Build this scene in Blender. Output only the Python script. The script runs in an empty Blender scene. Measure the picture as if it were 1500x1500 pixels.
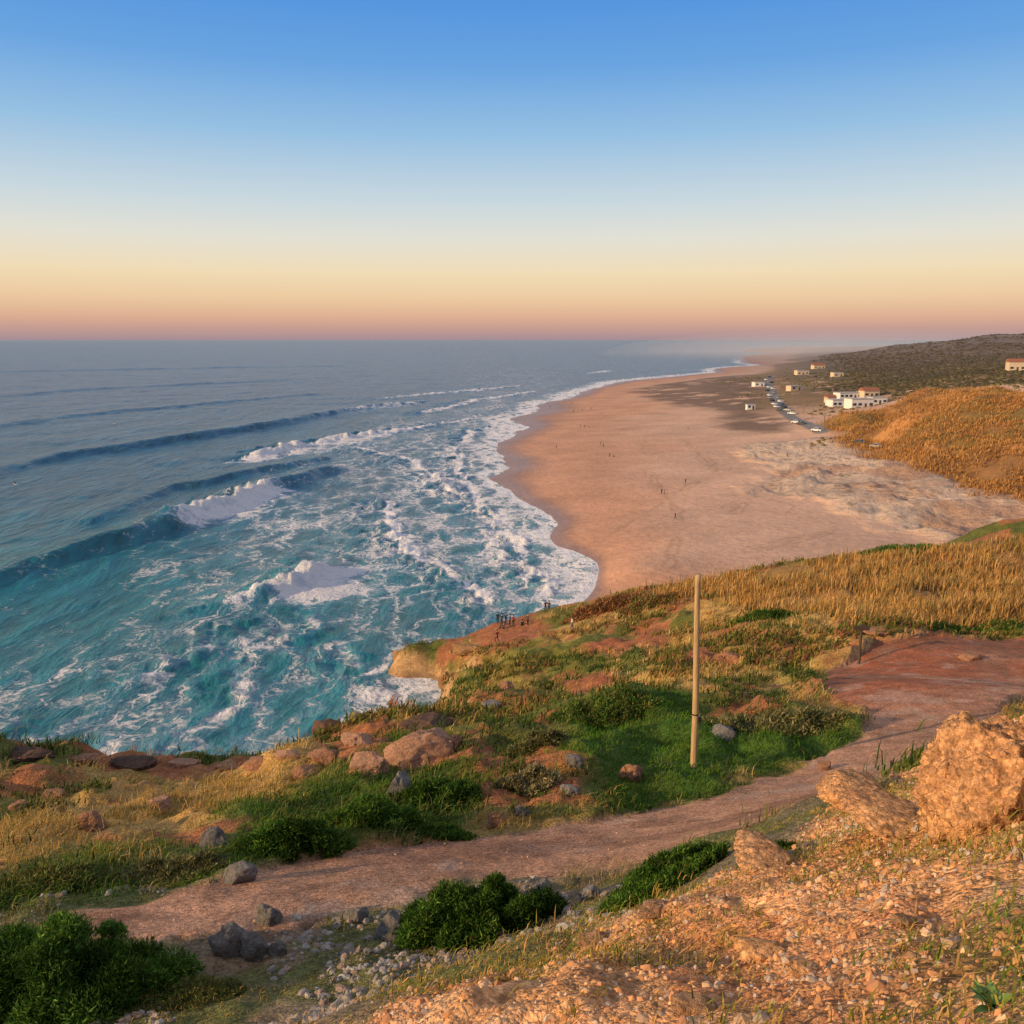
import bpy, bmesh, math, random
import numpy as np
from mathutils import Vector, Matrix, noise as mnoise
R=math.radians
rng=np.random.default_rng(11); random.seed(5)
scene=bpy.context.scene; COL=scene.collection
F=1299.0; TH=R(11); CH=45.0; ST,CT=math.sin(TH),math.cos(TH)
# ------------------------------------------------------------------ helpers
def ray(px,py):
    u=(px-750)/F; v=(750-py)/F
    return u, CT+v*ST, -ST+v*CT
def W(px,py,Y):
    a,b,c=ray(px,py); t=Y/b; return (a*t,Y,CH+c*t)
def WZ(px,py,z):
    a,b,c=ray(px,py); t=(z-CH)/c; return (a*t,b*t,z)
def h2(xi,yi,seed):
    h=(xi*374761393+yi*668265263+seed*974634533)&0x7fffffff
    h=((h^(h>>13))*1274126177)&0x7fffffff
    return ((h^(h>>16))&0xffff)/65535.0
def vnoise(x,y,seed=0):
    xf=np.floor(x); yf=np.floor(y); xi=xf.astype(np.int64); yi=yf.astype(np.int64)
    u=x-xf; v=y-yf; u=u*u*u*(u*(u*6-15)+10); v=v*v*v*(v*(v*6-15)+10)
    a=h2(xi,yi,seed); b=h2(xi+1,yi,seed); c=h2(xi,yi+1,seed); d=h2(xi+1,yi+1,seed)
    return (a*(1-u)+b*u)*(1-v)+(c*(1-u)+d*u)*v
def fbm(x,y,s=1.0,octv=4,seed=0,gain=.5):
    x=np.asarray(x,float)/s; y=np.asarray(y,float)/s; t=np.zeros_like(x); a=1; n=0
    for o in range(octv):
        t=t+a*vnoise(x,y,seed+o*17); n+=a; a*=gain
        x,y=(x*.8-y*.6)*2.03+3.1,(x*.6+y*.8)*2.03-1.7
    return t/n
def ss(a,b,x):
    t=np.clip((x-a)/(b-a),0,1); return t*t*(3-2*t)
class RBF:
    def __init__(s,pts,c):
        P=np.array(pts,float); s.P=P[:,:2]; s.c=c; n=len(P)
        d=np.sqrt(((s.P[:,None]-s.P[None])**2).sum(-1)+c*c)
        A=np.zeros((n+1,n+1)); A[:n,:n]=d; A[:n,n]=1; A[n,:n]=1
        A[np.arange(n),np.arange(n)]-=1e-6
        s.w=np.linalg.solve(A,np.append(P[:,2],0))
    def __call__(s,x,y):
        x=np.asarray(x,float); sh=x.shape; x=x.ravel(); y=np.asarray(y,float).ravel(); o=np.empty_like(x)
        for i in range(0,len(x),40000):
            d=np.sqrt((x[i:i+40000,None]-s.P[None,:,0])**2+(y[i:i+40000,None]-s.P[None,:,1])**2+s.c**2)
            o[i:i+40000]=d@s.w[:-1]+s.w[-1]
        return o.reshape(sh)
def sd_poly(x,y,poly):
    x=np.asarray(x,float); y=np.asarray(y,float); d2=np.full(x.shape,1e18); ins=np.zeros(x.shape,bool); n=len(poly)
    for i in range(n):
        ax,ay=poly[i][:2]; bx,by=poly[(i+1)%n][:2]; ex,ey=bx-ax,by-ay; L=ex*ex+ey*ey+1e-9
        t=np.clip(((x-ax)*ex+(y-ay)*ey)/L,0,1)
        d2=np.minimum(d2,(x-ax-t*ex)**2+(y-ay-t*ey)**2)
        cr=((ay>y)!=(by>y))
        with np.errstate(divide='ignore',invalid='ignore'):
            xx=ax+(y-ay)*ex/(ey if abs(ey)>1e-12 else 1e-12)
        ins^=(cr&(x<xx))
    d=np.sqrt(d2); return np.where(ins,d,-d)
def tag(o,label=None,cat=None,group=None,kind=None):
    if label:o['label']=label
    if cat:o['category']=cat
    if group:o['group']=group
    if kind:o['kind']=kind
    return o
def mesh_np(name,V,Fc,mat,attrs=None,col=None,parent=None,smooth=False,fmat=None):
    V=np.asarray(V,np.float32); Fc=np.asarray(Fc,np.int32); k=Fc.shape[1]
    me=bpy.data.meshes.new(name); me.vertices.add(len(V)); me.vertices.foreach_set('co',V.ravel())
    me.loops.add(Fc.size); me.loops.foreach_set('vertex_index',Fc.ravel())
    me.polygons.add(len(Fc)); me.polygons.foreach_set('loop_start',np.arange(len(Fc),dtype=np.int32)*k)
    me.polygons.foreach_set('use_smooth',np.full(len(Fc),smooth))
    me.update(calc_edges=True)
    if col is not None:
        a=me.attributes.new('Col','FLOAT_COLOR','POINT')
        c=np.ones((len(V),4),np.float32); c[:,:3]=col; a.data.foreach_set('color',c.ravel())
    for kx,v in (attrs or {}).items():
        a=me.attributes.new(kx,'FLOAT','POINT'); a.data.foreach_set('value',np.asarray(v,np.float32).ravel())
    for m in (mat if isinstance(mat,list) else [mat]): me.materials.append(m)
    if fmat is not None: me.polygons.foreach_set('material_index',np.asarray(fmat,np.int32))
    o=bpy.data.objects.new(name,me); COL.objects.link(o)
    if parent: o.parent=parent
    return o
def bm_obj(name,bm,mat,parent=None,smooth=False):
    me=bpy.data.meshes.new(name); bm.to_mesh(me); bm.free()
    for m in (mat if isinstance(mat,list) else [mat]): me.materials.append(m)
    if smooth:
        for p in me.polygons:p.use_smooth=True
    o=bpy.data.objects.new(name,me); COL.objects.link(o)
    if parent:o.parent=parent
    return o
def empty(name,loc,rz=0):
    o=bpy.data.objects.new(name,None); o.empty_display_size=.1; COL.objects.link(o); o.location=loc; o.rotation_euler=(0,0,rz); return o
def lin(r,g,b):
    f=lambda c:(c/12.92 if c<=.04045 else ((c+.055)/1.055)**2.4)
    return (f(r/255),f(g/255),f(b/255))
# ------------------------------------------------------------------ materials
class M:
    def __init__(s,name):
        s.m=bpy.data.materials.new(name); s.m.use_nodes=True; s.t=s.m.node_tree; s.b=s.t.nodes['Principled BSDF']
    def n(s,ty,**k):
        o=s.t.nodes.new(ty)
        for a,b in k.items():
            if a in o.inputs and not hasattr(o,a): o.inputs[a].default_value=b
            else: setattr(o,a,b)
        return o
    def l(s,a,b): s.t.links.new(a,b)
    def math(s,op,a,b=None,clamp=False):
        o=s.t.nodes.new('ShaderNodeMath'); o.operation=op; o.use_clamp=clamp
        for i,v in enumerate((a,b)):
            if v is None: continue
            if isinstance(v,(int,float)): o.inputs[i].default_value=v
            else: s.l(v,o.inputs[i])
        return o.outputs[0]
    def mr(s,v,a,b,c=0.,d=1.,smooth=False):
        o=s.t.nodes.new('ShaderNodeMapRange')
        if smooth:o.interpolation_type='SMOOTHSTEP'
        s.l(v,o.inputs[0])
        for i,x in enumerate((a,b,c,d)): o.inputs[i+1].default_value=x
        return o.outputs[0]
    def noise(s,vec,scale,detail=5,rough=.55,dist=0):
        o=s.t.nodes.new('ShaderNodeTexNoise'); o.inputs['Scale'].default_value=scale; o.inputs['Detail'].default_value=detail
        o.inputs['Roughness'].default_value=rough; o.inputs['Distortion'].default_value=dist
        if vec is not None:s.l(vec,o.inputs['Vector'])
        return o
    def vor(s,vec,scale,feature='F1'):
        o=s.t.nodes.new('ShaderNodeTexVoronoi'); o.feature=feature; o.inputs['Scale'].default_value=scale
        s.l(vec,o.inputs['Vector']); return o
    def mix(s,f,a,b,bt='MIX'):
        o=s.t.nodes.new('ShaderNodeMixRGB'); o.blend_type=bt
        for i,v in enumerate((f,a,b)):
            if isinstance(v,(int,float)): o.inputs[i].default_value=v if i==0 else (v,v,v,1)
            elif isinstance(v,tuple): o.inputs[i].default_value=(*v,1)
            else: s.l(v,o.inputs[i])
        return o.outputs[0]
    def bump(s,h,strength=.5,dist=.1,normal=None):
        o=s.t.nodes.new('ShaderNodeBump'); o.inputs['Strength'].default_value=strength; o.inputs['Distance'].default_value=dist
        s.l(h,o.inputs['Height'])
        if normal is not None:s.l(normal,o.inputs['Normal'])
        return o.outputs[0]
    def attr(s,n):
        o=s.t.nodes.new('ShaderNodeAttribute'); o.attribute_name=n; return o
    def pos(s): return s.t.nodes.new('ShaderNodeNewGeometry').outputs['Position']
    def obj(s): return s.t.nodes.new('ShaderNodeTexCoord').outputs['Object']
def plain(name,c,rough=.7,var=.15,scale=8,metal=0):
    m=M(name); n=m.noise(m.obj(),scale,4)
    v=m.mr(n.outputs['Fac'],.3,.7,1-var,1+var)
    m.l(m.mix(1,(c),v,'MULTIPLY'),m.b.inputs['Base Color']); m.b.inputs['Roughness'].default_value=rough; m.b.inputs['Metallic'].default_value=metal
    return m.m
def ground_mat():
    m=M('headland_ground'); p=m.pos(); c=m.attr('Col').outputs['Color']; trod=m.attr('trodden').outputs['Fac']
    n1=m.noise(p,1.1,7,.65); n2=m.noise(p,9,5,.68); v=m.vor(p,15); v2=m.vor(p,44)
    x=m.mix(1,c,m.mr(n1.outputs['Fac'],.3,.7,.66,1.36),'MULTIPLY')
    x=m.mix(1,x,m.mr(n2.outputs['Fac'],.3,.7,.58,1.42),'MULTIPLY')
    sep=m.n('ShaderNodeSeparateColor'); m.l(v.outputs['Color'],sep.inputs[0]); sep2=m.n('ShaderNodeSeparateColor'); m.l(v2.outputs['Color'],sep2.inputs[0])
    x=m.mix(1,x,m.mr(sep.outputs[0],0,1,.75,1.28),'MULTIPLY'); x=m.mix(1,x,m.mr(sep2.outputs[0],0,1,.72,1.3),'MULTIPLY')
    m.l(x,m.b.inputs['Base Color']); m.b.inputs['Roughness'].default_value=.95; m.b.inputs['Specular IOR Level'].default_value=.15
    amp=m.mr(trod,0,1,.5,.16)
    h=m.math('ADD',m.math('MULTIPLY',n1.outputs['Fac'],amp),m.math('MULTIPLY',n2.outputs['Fac'],m.mr(trod,0,1,.26,.13)))
    h=m.math('SUBTRACT',h,m.math('MULTIPLY',v.outputs['Distance'],m.mr(trod,0,1,.14,.06))); h=m.math('SUBTRACT',h,m.math('MULTIPLY',v2.outputs['Distance'],.07))
    s=m.attr('rocky').outputs['Fac']; sx=m.n('ShaderNodeMapping'); sx.inputs['Scale'].default_value=(.25,.25,2.2); m.l(p,sx.inputs[0])
    ns=m.noise(sx.outputs[0],1.0,7,.65); h=m.math('ADD',h,m.math('MULTIPLY',m.math('MULTIPLY',ns.outputs['Fac'],s),1.6))
    m.l(m.bump(h,.9,.32),m.b.inputs['Normal']); return m.m
def beach_mat():
    m=M('sand'); p=m.pos(); c=m.attr('Col').outputs['Color']; wet=m.attr('wet').outputs['Fac']; rg=m.attr('ruff').outputs['Fac']
    n1=m.noise(p,.05,7,.6); n2=m.noise(p,.6,5,.6); n3=m.noise(p,.2,7,.7)
    x=m.mix(1,c,m.mr(n1.outputs['Fac'],.3,.7,.82,1.18),'MULTIPLY'); x=m.mix(1,x,m.mr(n2.outputs['Fac'],.3,.7,.86,1.14),'MULTIPLY')
    dk=m.math('MULTIPLY',m.mr(n3.outputs['Fac'],.55,.64,0,.6),rg); x=m.mix(dk,x,(.19,.11,.06))
    m.l(x,m.b.inputs['Base Color']); m.l(m.mr(wet,0,1,.95,.35),m.b.inputs['Roughness']); m.b.inputs['Specular IOR Level'].default_value=.25
    h=m.math('ADD',m.math('MULTIPLY',n2.outputs['Fac'],.32),m.math('MULTIPLY',m.math('MULTIPLY',n3.outputs['Fac'],rg),6.)); h=m.math('ADD',h,m.math('MULTIPLY',n3.outputs['Fac'],.5))
    m.l(m.bump(h,.8,1.),m.b.inputs['Normal']); return m.m
def sea_mat():
    m=M('sea_water'); p=m.pos(); foam=m.attr('foam').outputs['Fac']; c=m.attr('Col').outputs['Color']; br=m.attr('breaker').outputs['Fac']
    mp=m.n('ShaderNodeMapping'); mp.inputs['Rotation'].default_value=(0,0,R(15)); mp.inputs['Scale'].default_value=(1,.28,1); m.l(p,mp.inputs[0]); q=mp.outputs[0]
    a=m.noise(q,.05,6,.6,.6); b=m.noise(q,.28,6,.62,.8); d=m.noise(p,1.1,4,.6)
    h=m.math('ADD',m.math('MULTIPLY',a.outputs['Fac'],5.),m.math('MULTIPLY',b.outputs['Fac'],2.2)); h=m.math('ADD',h,m.math('MULTIPLY',d.outputs['Fac'],.45))
    wn=m.noise(p,.09,4,.6); wv=m.n('ShaderNodeVectorMath',operation='MULTIPLY_ADD'); m.l(wn.outputs['Color'],wv.inputs[0]); wv.inputs[1].default_value=(15,15,0); m.l(p,wv.inputs[2])
    wn2=m.noise(p,.5,3,.6); wv2=m.n('ShaderNodeVectorMath',operation='MULTIPLY_ADD'); m.l(wn2.outputs['Color'],wv2.inputs[0]); wv2.inputs[1].default_value=(3.,3.,0); m.l(wv.outputs[0],wv2.inputs[2])
    mp2=m.n('ShaderNodeMapping'); mp2.inputs['Scale'].default_value=(1,.36,0); mp2.inputs['Rotation'].default_value=(0,0,R(15)); m.l(wv2.outputs[0],mp2.inputs[0])
    v1=m.vor(mp2.outputs[0],.18,'DISTANCE_TO_EDGE'); v2=m.vor(mp2.outputs[0],.8,'DISTANCE_TO_EDGE')
    big=m.noise(q,.08,5,.6,.5); fine=m.noise(p,.9,6,.7); fl=m.noise(p,.3,7,.72)
    lace=m.math('ADD',m.math('MULTIPLY',v1.outputs['Distance'],2.8),m.math('MULTIPLY',v2.outputs['Distance'],1.5))
    lace=m.math('ADD',lace,m.math('MULTIPLY',m.math('SUBTRACT',big.outputs['Fac'],.5),1.5))
    lace=m.math('ADD',lace,m.math('MULTIPLY',m.math('SUBTRACT',fine.outputs['Fac'],.5),1.1))
    k=m.math('SUBTRACT',m.math('SUBTRACT',foam,.13),lace)
    mask=m.mr(k,-.1,.38,0,1); mask=m.math('MULTIPLY',mask,m.mr(foam,.02,.14))
    soft=m.math('MULTIPLY',m.mr(k,-.8,.25,0,.62,True),m.mr(foam,.12,.55))
    x=m.mix(1,c,m.mr(b.outputs['Fac'],.3,.7,.58,1.4),'MULTIPLY'); x=m.mix(1,x,m.mr(a.outputs['Fac'],.3,.7,.75,1.25),'MULTIPLY')
    x=m.mix(soft,x,(.29,.41,.53)); fc_=m.mix(m.mr(fl.outputs['Fac'],.3,.52),(.54,.60,.70),(.85,.82,.82)); x=m.mix(mask,x,fc_); m.l(x,m.b.inputs['Base Color'])
    m.l(m.mr(mask,0,1,.25,.9),m.b.inputs['Roughness']); m.l(m.mr(mask,0,1,.14,.08),m.b.inputs['Specular IOR Level'])
    fh=m.math('ADD',m.math('MULTIPLY',fine.outputs['Fac'],1.),m.math('MULTIPLY',fl.outputs['Fac'],m.math('ADD',m.math('MULTIPLY',br,5.),1.)))
    h=m.math('ADD',m.math('MULTIPLY',h,m.mr(mask,0,1,1,.5)),m.math('MULTIPLY',fh,mask))
    m.l(m.bump(h,.6,1.),m.b.inputs['Normal']); return m.m
def leaf_mat(name,rough=.75,trans=.25,spec=.2):
    m=M(name); c=m.attr('Col').outputs['Color']
    m.l(c,m.b.inputs['Base Color'])
    m.b.inputs['Roughness'].default_value=rough; m.b.inputs['Specular IOR Level'].default_value=spec
    if trans:
        tr=m.n('ShaderNodeBsdfTranslucent'); m.l(c,tr.inputs[0]); mx=m.n('ShaderNodeMixShader'); mx.inputs[0].default_value=trans
        m.l(m.b.outputs[0],mx.inputs[1]); m.l(tr.outputs[0],mx.inputs[2]); m.l(mx.outputs[0],m.t.nodes['Material Output'].inputs[0])
    return m.m
def rock_mat(name,c,c2,pebble=0.,sc=1.,bd=.25,bs=1.):
    m=M(name); p=m.pos(); n1=m.noise(p,1.6*sc,8,.65); n2=m.noise(p,11*sc,6,.72); n3=m.noise(p,4*sc,6,.72)
    wp=m.n('ShaderNodeVectorMath',operation='MULTIPLY_ADD'); m.l(n2.outputs['Color'],wp.inputs[0]); wp.inputs[1].default_value=(.04,.04,.04); m.l(p,wp.inputs[2])
    v=m.vor(wp.outputs[0],13*sc); v2=m.vor(wp.outputs[0],34*sc)
    x=m.mix(m.mr(n1.outputs['Fac'],.38,.62),c,c2); x=m.mix(1,x,m.mr(n2.outputs['Fac'],.3,.7,.6,1.42),'MULTIPLY')
    x=m.mix(m.mr(n3.outputs['Fac'],.55,.66,0,.5),x,tuple(k*.5 for k in c))
    if pebble:
        sep=m.n('ShaderNodeSeparateColor'); m.l(v.outputs['Color'],sep.inputs[0]); x=m.mix(pebble,x,m.mix(1,x,m.mr(sep.outputs[0],0,1,.65,1.4),'MULTIPLY'))
        sp2=m.n('ShaderNodeSeparateColor'); m.l(v2.outputs['Color'],sp2.inputs[0]); x=m.mix(pebble,x,m.mix(1,x,m.mr(sp2.outputs[0],0,1,.72,1.35),'MULTIPLY'))
        x=m.mix(m.mr(n3.outputs['Fac'],.32,.41,.55*pebble,0),x,(.36,.33,.26))
    m.l(x,m.b.inputs['Base Color']); m.b.inputs['Roughness'].default_value=.95; m.b.inputs['Specular IOR Level'].default_value=.15
    kf=1-.4*pebble
    h=m.math('ADD',m.math('MULTIPLY',n1.outputs['Fac'],.6*kf),m.math('MULTIPLY',n2.outputs['Fac'],.5))
    h=m.math('SUBTRACT',h,m.math('MULTIPLY',v.outputs['Distance'],.45*pebble)); h=m.math('SUBTRACT',h,m.math('MULTIPLY',v2.outputs['Distance'],.2*pebble))
    h=m.math('ADD',h,m.math('MULTIPLY',n3.outputs['Fac'],.8*kf))
    m.l(m.bump(h,bs,bd/sc),m.b.inputs['Normal']); return m.m
MG=ground_mat(); MB=beach_mat(); MS=sea_mat(); ML=leaf_mat('leaves',.9,.25,.08); MD=leaf_mat('dry_blades',.85,.3,.1)
MR={'red':rock_mat('red_rock',(.50,.25,.14),(.36,.20,.13)),'grey':rock_mat('grey_rock',(.31,.285,.27),(.18,.17,.165)),'tan':rock_mat('tan_rock',(.58,.34,.18),(.42,.23,.13),.5),'pink':rock_mat('pink_rock',(.60,.34,.22),(.46,.26,.17)),
    'boulder':rock_mat('conglomerate',(.66,.36,.165),(.52,.27,.13),.9,1.5,.15,.85),'dark':rock_mat('dark_rock',(.20,.115,.08),(.11,.075,.06)),'cliff':rock_mat('sandstone',(.62,.37,.17),(.42,.25,.12),0,.8,.5,1.)}
MST=leaf_mat('pebble_stone',.95,0.,.1)
_m=M('weathered_wood'); _p=_m.obj(); _mp=_m.n('ShaderNodeMapping'); _mp.inputs['Scale'].default_value=(14,14,.8); _m.l(_p,_mp.inputs[0]); _n=_m.noise(_mp.outputs[0],2,8,.7)
_m.l(_m.mix(_m.mr(_n.outputs['Fac'],.35,.65),(.30,.19,.09),(.55,.39,.2)),_m.b.inputs['Base Color']); _m.b.inputs['Roughness'].default_value=.85; _m.l(_m.bump(_n.outputs['Fac'],.6,.02),_m.b.inputs['Normal'])
MWOOD=_m.m
MBLK=plain('black_plastic',(.02,.02,.02),.5); MDW=plain('dark_wood',(.07,.05,.035),.8); MBARK=plain('bark',(.08,.055,.035),.9)
# ------------------------------------------------------------------ headland heights
HP=[]
for q in [(0,1500,12.2),(0,1480,12.6),(300,1470,12.5),(500,1490,10.5),(650,1440,12.),(450,1400,14.5),(100,1400,14.5),(0,1330,18),(700,1330,16.5),(900,1290,17.5),
 (600,1265,20.5),(400,1300,18.5),(150,1340,17),(850,1215,24.5),(1000,1175,27.5),(1150,1140,30.5),(1200,1110,33),(1250,1060,38),(1300,1000,46),(1450,1000,48),(1500,1000,50),
 (1300,920,66),(1450,935,66),(1500,920,68),(200,1230,25),(0,1250,24),(400,1200,28),(600,1150,32),(700,1180,27.5),(100,1170,34),(300,1150,36),(500,1108,42),(600,1085,45),
 (250,1122,47),(0,1112,48),(120,1112,48),(450,1095,55),(520,1078,60),(620,1052,68),(650,1040,74),(700,1060,60),(800,1036,50),(900,1180,27.5),(1100,1130,31),(1000,1090,33.5),(1000,1035,41),(870,1030,43),
 (1150,1026,45),(950,980,68),(1050,1000,58),(1150,980,62),(870,1000,72),(760,1000,82),(820,960,92),(900,930,100),(1000,930,92),(1100,900,92),(1200,880,92),(1400,880,85),(1500,850,92),
 (690,1000,90),(660,1003,94),(650,1025,86),(700,960,106),(590,950,117),(640,938,118.5),(690,935,118),(720,915,122),(800,893,128),(760,905,124),(800,920,115),(870,880,126),(930,862,123),(1000,853,118),(1100,835,113),(1200,815,111),(1300,808,111),(1400,795,113),(1440,772,113),(1500,758,113),(1600,750,113),
 (1300,870,88),(1100,960,64),
 (1500,1500,2.6),(1000,1500,3.7),(750,1500,4.4),(550,1500,5.1),(850,1378,6.9),(1000,1316,7.8),(1110,1266,8.9),(1200,1194,10.5),(1350,1132,11.6),(1500,1300,4.1),(1300,1300,5.3),(1300,1400,3.9),(1500,1200,5.8),(1400,1190,7.1),(1250,1185,9.6),(1150,1246,8.8),(1000,1400,5.7),(1470,1115,8.2),(1150,1400,4.6),(1200,1300,6.4),
 (1330,1130,24),(1200,1160,24),(1100,1200,21),(1000,1240,19)]:
    HP.append(W(*q))
HP+=[(0,-3,42.6),(0,0,42.4),(3,0,43.6),(-2.5,0,40.5),(-6,3,37.5),(-10,5,35.5),(6,5,43.9),(10,10,42.4),(14,18,37),(-20,0,34.5),(-20,12,32.8),(12,-5,46),(-12,-8,35.5),(24,30,31),(30,45,26.5),
 (-40,30,26),(-44,50,14),(-60,40,-5),(-55,60,-6),(-34,64,-5),(-26,68,-5),(-22,75,-6),(-16,82,-5),(-13,92,-5),(-11,101,-4),(-22,110,-6),(-22,122,-6),(-17,128,-6),(-5,134,-5),(5,142,-4),(14,142,-2.5),
 (24,140,0),(32,141,.8),(45,142,1.5),(60,144,2),(75,146,3),(95,150,4),(60,60,24),(80,90,24),(60,30,30),(120,120,18),(-10.2,107,-1.),(-11.8,112,-1.5),(-16.2,119,-3),(-7.3,99,0),(0,170,-8),(60,190,-8),(130,190,-8),(-40,100,-9),(-40,150,-10)]
HB0=RBF(HP,1.3)
def G(px,py,fn=None,Y0=1.5,Y1=240.):
    fn=fn or HB0; a,b,c=ray(px,py); ys=np.geomspace(Y0,Y1,900); t=ys/b; xs=a*t; zs=CH+c*t
    d=zs-fn(xs,ys); i=np.argmax(d<0)
    if not (d<0).any(): i=len(ys)-1
    if i==0: k=0.
    else: k=d[i-1]/(d[i-1]-d[i]+1e-9)
    j=max(i-1,0); return (xs[j]+(xs[i]-xs[j])*k, ys[j]+(ys[i]-ys[j])*k, zs[j]+(zs[i]-zs[j])*k)
def PZ(pts,Y0=15): return [G(x,y,None,Y0)[:2] for x,y in pts]
PATH=PZ([(70,1338),(200,1316),(330,1285),(460,1255),(600,1238),(800,1215),(930,1195),(1050,1165),(1150,1132),(1230,1095),(1270,1060),(1245,1030),(1205,1008),(1210,983),(1258,962),(1280,942),(1500,932),(1560,940),(1560,1010),(1500,1016),(1450,1056),(1390,1090),(1350,1120),(1300,1146),(1210,1172),(1090,1208),(960,1244),(900,1276),(700,1292),(560,1334),(400,1354),(200,1380),(70,1364)])
REDS=[PZ(a,30) if i else PZ(a,20) for i,a in enumerate([[(688,1085),(722,1085),(738,1185),(708,1185)],[(690,925),(790,905),(805,925),(745,945),(685,955)],[(870,938),(960,933),(995,950),(890,962)],[(1000,950),(1060,960),(1080,980),(1030,975)],[(1330,940),(1500,935),(1500,950),(1360,958)],[(820,1000),(880,985),(900,1000),(840,1018)],[(540,1105),(660,1085),(690,1100),(600,1125)]])]
HOLL=PZ([(830,1040),(1000,1022),(1060,1055),(1275,1072),(1190,1122),(1020,1162),(930,1194),(870,1180),(835,1120)])
GREEN=PZ([(360,1200),(480,1140),(600,1105),(700,1130),(705,1190),(620,1228),(470,1250),(370,1272)])
GREEN2=PZ([(0,1262),(180,1235),(330,1245),(330,1280),(200,1312),(0,1320)])
GOLD=PZ([(0,1160),(180,1140),(300,1118),(440,1110),(440,1150),(250,1215),(0,1240)])
GOLD2=PZ([(880,1010),(1000,960),(1190,930),(1240,950),(1200,990),(1210,1020),(1000,1030)],30)
REED=PZ([(940,868),(1000,860),(1200,822),(1440,800),(1560,790),(1560,905),(1250,918),(1180,905),(1050,885)],60)
OLIVE=PZ([(655,1035),(680,970),(820,940),(900,960),(860,1010),(740,1040)],40)
SLOPE=[W(550,1500,5.1)[:2],W(850,1378,7.0)[:2],W(1110,1266,9.1)[:2],W(1200,1194,10.7)[:2],W(1350,1132,11.9)[:2],(15,16),(18,-8),(-4,-8),(-1.6,3.5)]
def wob(x,y,a,s): return (fbm(x,y,s,4,5)-.5)*2*a
def mk(poly,w,a,s): return lambda x,y: ss(-w,w,sd_poly(x,y,poly)+wob(x,y,a,s))
m_path=mk(PATH,.25,.7,1.6); m_holl=mk(HOLL,1.,1.8,3); m_gr=mk(GREEN,1,2.2,3); m_gr2=mk(GREEN2,1,2.2,3); m_gold=mk(GOLD,1.2,3,4); m_gold2=mk(GOLD2,1.5,4,5); m_reed=mk(REED,1.2,2.5,5); m_ol=mk(OLIVE,2,4,5); m_slope=mk(SLOPE,.4,.5,1)
m_reds=[mk(p,.3 if i==0 else .8,.4 if i==0 else 2.2,.8 if i==0 else 3) for i,p in enumerate(REDS)]
def H(x,y,pm=None):
    x=np.asarray(x,float); y=np.asarray(y,float)
    pm=m_path(x,y) if pm is None else pm
    sl=m_slope(x,y); z=HB0(x,y); far=ss(14,35,y)*(1-.75*ss(92,112,y))
    r0=1-np.abs(fbm(x,y,5,4,46)-.5)*4
    z=z+(1-pm)*(1-sl)*((fbm(x,y,8,4,21)-.5)*2.5*far+(fbm(x,y,2.2,4,31)-.5)*(.35+1.1*far)+(fbm(x,y,.7,3,35)-.5)*.25+r0*.3*far)
    r1=1-np.abs(fbm(x,y,1.3,4,44)-.5)*4
    z=z+sl*((fbm(x,y,1.6,4,41)-.5)*.40+(fbm(x,y,.3,3,43)-.5)*.16+r1*.10)+pm*((fbm(x,y,1.2,4,51)-.5)*.14)
    return z
def H1(x,y): return float(H(np.array([x]),np.array([y]))[0])
def grid(ox,oy,r0,r1,nr,a0,a1,na):
    r=np.geomspace(r0,r1,nr)[:,None]; a=np.linspace(R(a0),R(a1),na)[None]
    return ox+r*np.sin(a), oy+r*np.cos(a)
def gfaces(nr,na):
    i=np.arange(nr-1)[:,None]*na+np.arange(na-1)[None]
    return np.stack([i,i+1,i+na+1,i+na],-1).reshape(-1,4)
def submesh(name,V,Fc,sel,mat,col,attrs,smooth=True):
    f=Fc[sel]; u,inv=np.unique(f,return_inverse=True)
    return mesh_np(name,V[u],inv.reshape(f.shape),mat,{k:v[u] for k,v in attrs.items()},col[u],None,smooth)
def mixc(c,b,m): return c*(1-m[:,None])+np.array(b)*m[:,None]
nr,na=660,780
X,Y=grid(0,-6,4.5,215,nr,-52,52,na); x=X.ravel(); y=Y.ravel()
pm=m_path(x,y); z=H(x,y,pm); Zg=z.reshape(nr,na)
dxr=np.gradient(X,axis=0);dyr=np.gradient(Y,axis=0);dzr=np.gradient(Zg,axis=0);dxa=np.gradient(X,axis=1);dya=np.gradient(Y,axis=1);dza=np.gradient(Zg,axis=1)
nx=dyr*dza-dzr*dya; ny=dzr*dxa-dxr*dza; nz=dxr*dya-dyr*dxa
steep=1-np.abs(nz)/np.sqrt(nx*nx+ny*ny+nz*nz+1e-12); steep=steep.ravel()
n1=fbm(x,y,9,5,61); n2=fbm(x,y,2.4,5,71); n3=fbm(x,y,.5,4,81)
col=np.tile(np.array([.31,.205,.065]),(len(x),1))
col=mixc(col,(.48,.30,.10),ss(.43,.58,n1*.5+n2*.5)); col=mixc(col,(.09,.125,.025),ss(.46,.56,fbm(x,y,6,5,91))*.85); col=mixc(col,(.39,.145,.07),ss(.52,.60,fbm(x,y,4,5,97))*.85)
near=(1-ss(17,22,y)); col=mixc(col,(.22,.175,.12),near*.85); col=mixc(col,(.12,.14,.04),near*ss(.44,.56,fbm(x,y,1.6,5,101))*.8)
col=mixc(col,(.22,.20,.04),m_ol(x,y)*.75*ss(.3,.5,n2)); col=mixc(col,(.52,.32,.11),m_gold(x,y)*.8*ss(.3,.5,n2)); col=mixc(col,(.48,.33,.10),m_gold2(x,y)*.75*ss(.3,.5,n2)); col=mixc(col,(.38,.21,.075),m_reed(x,y)*.85)
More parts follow.
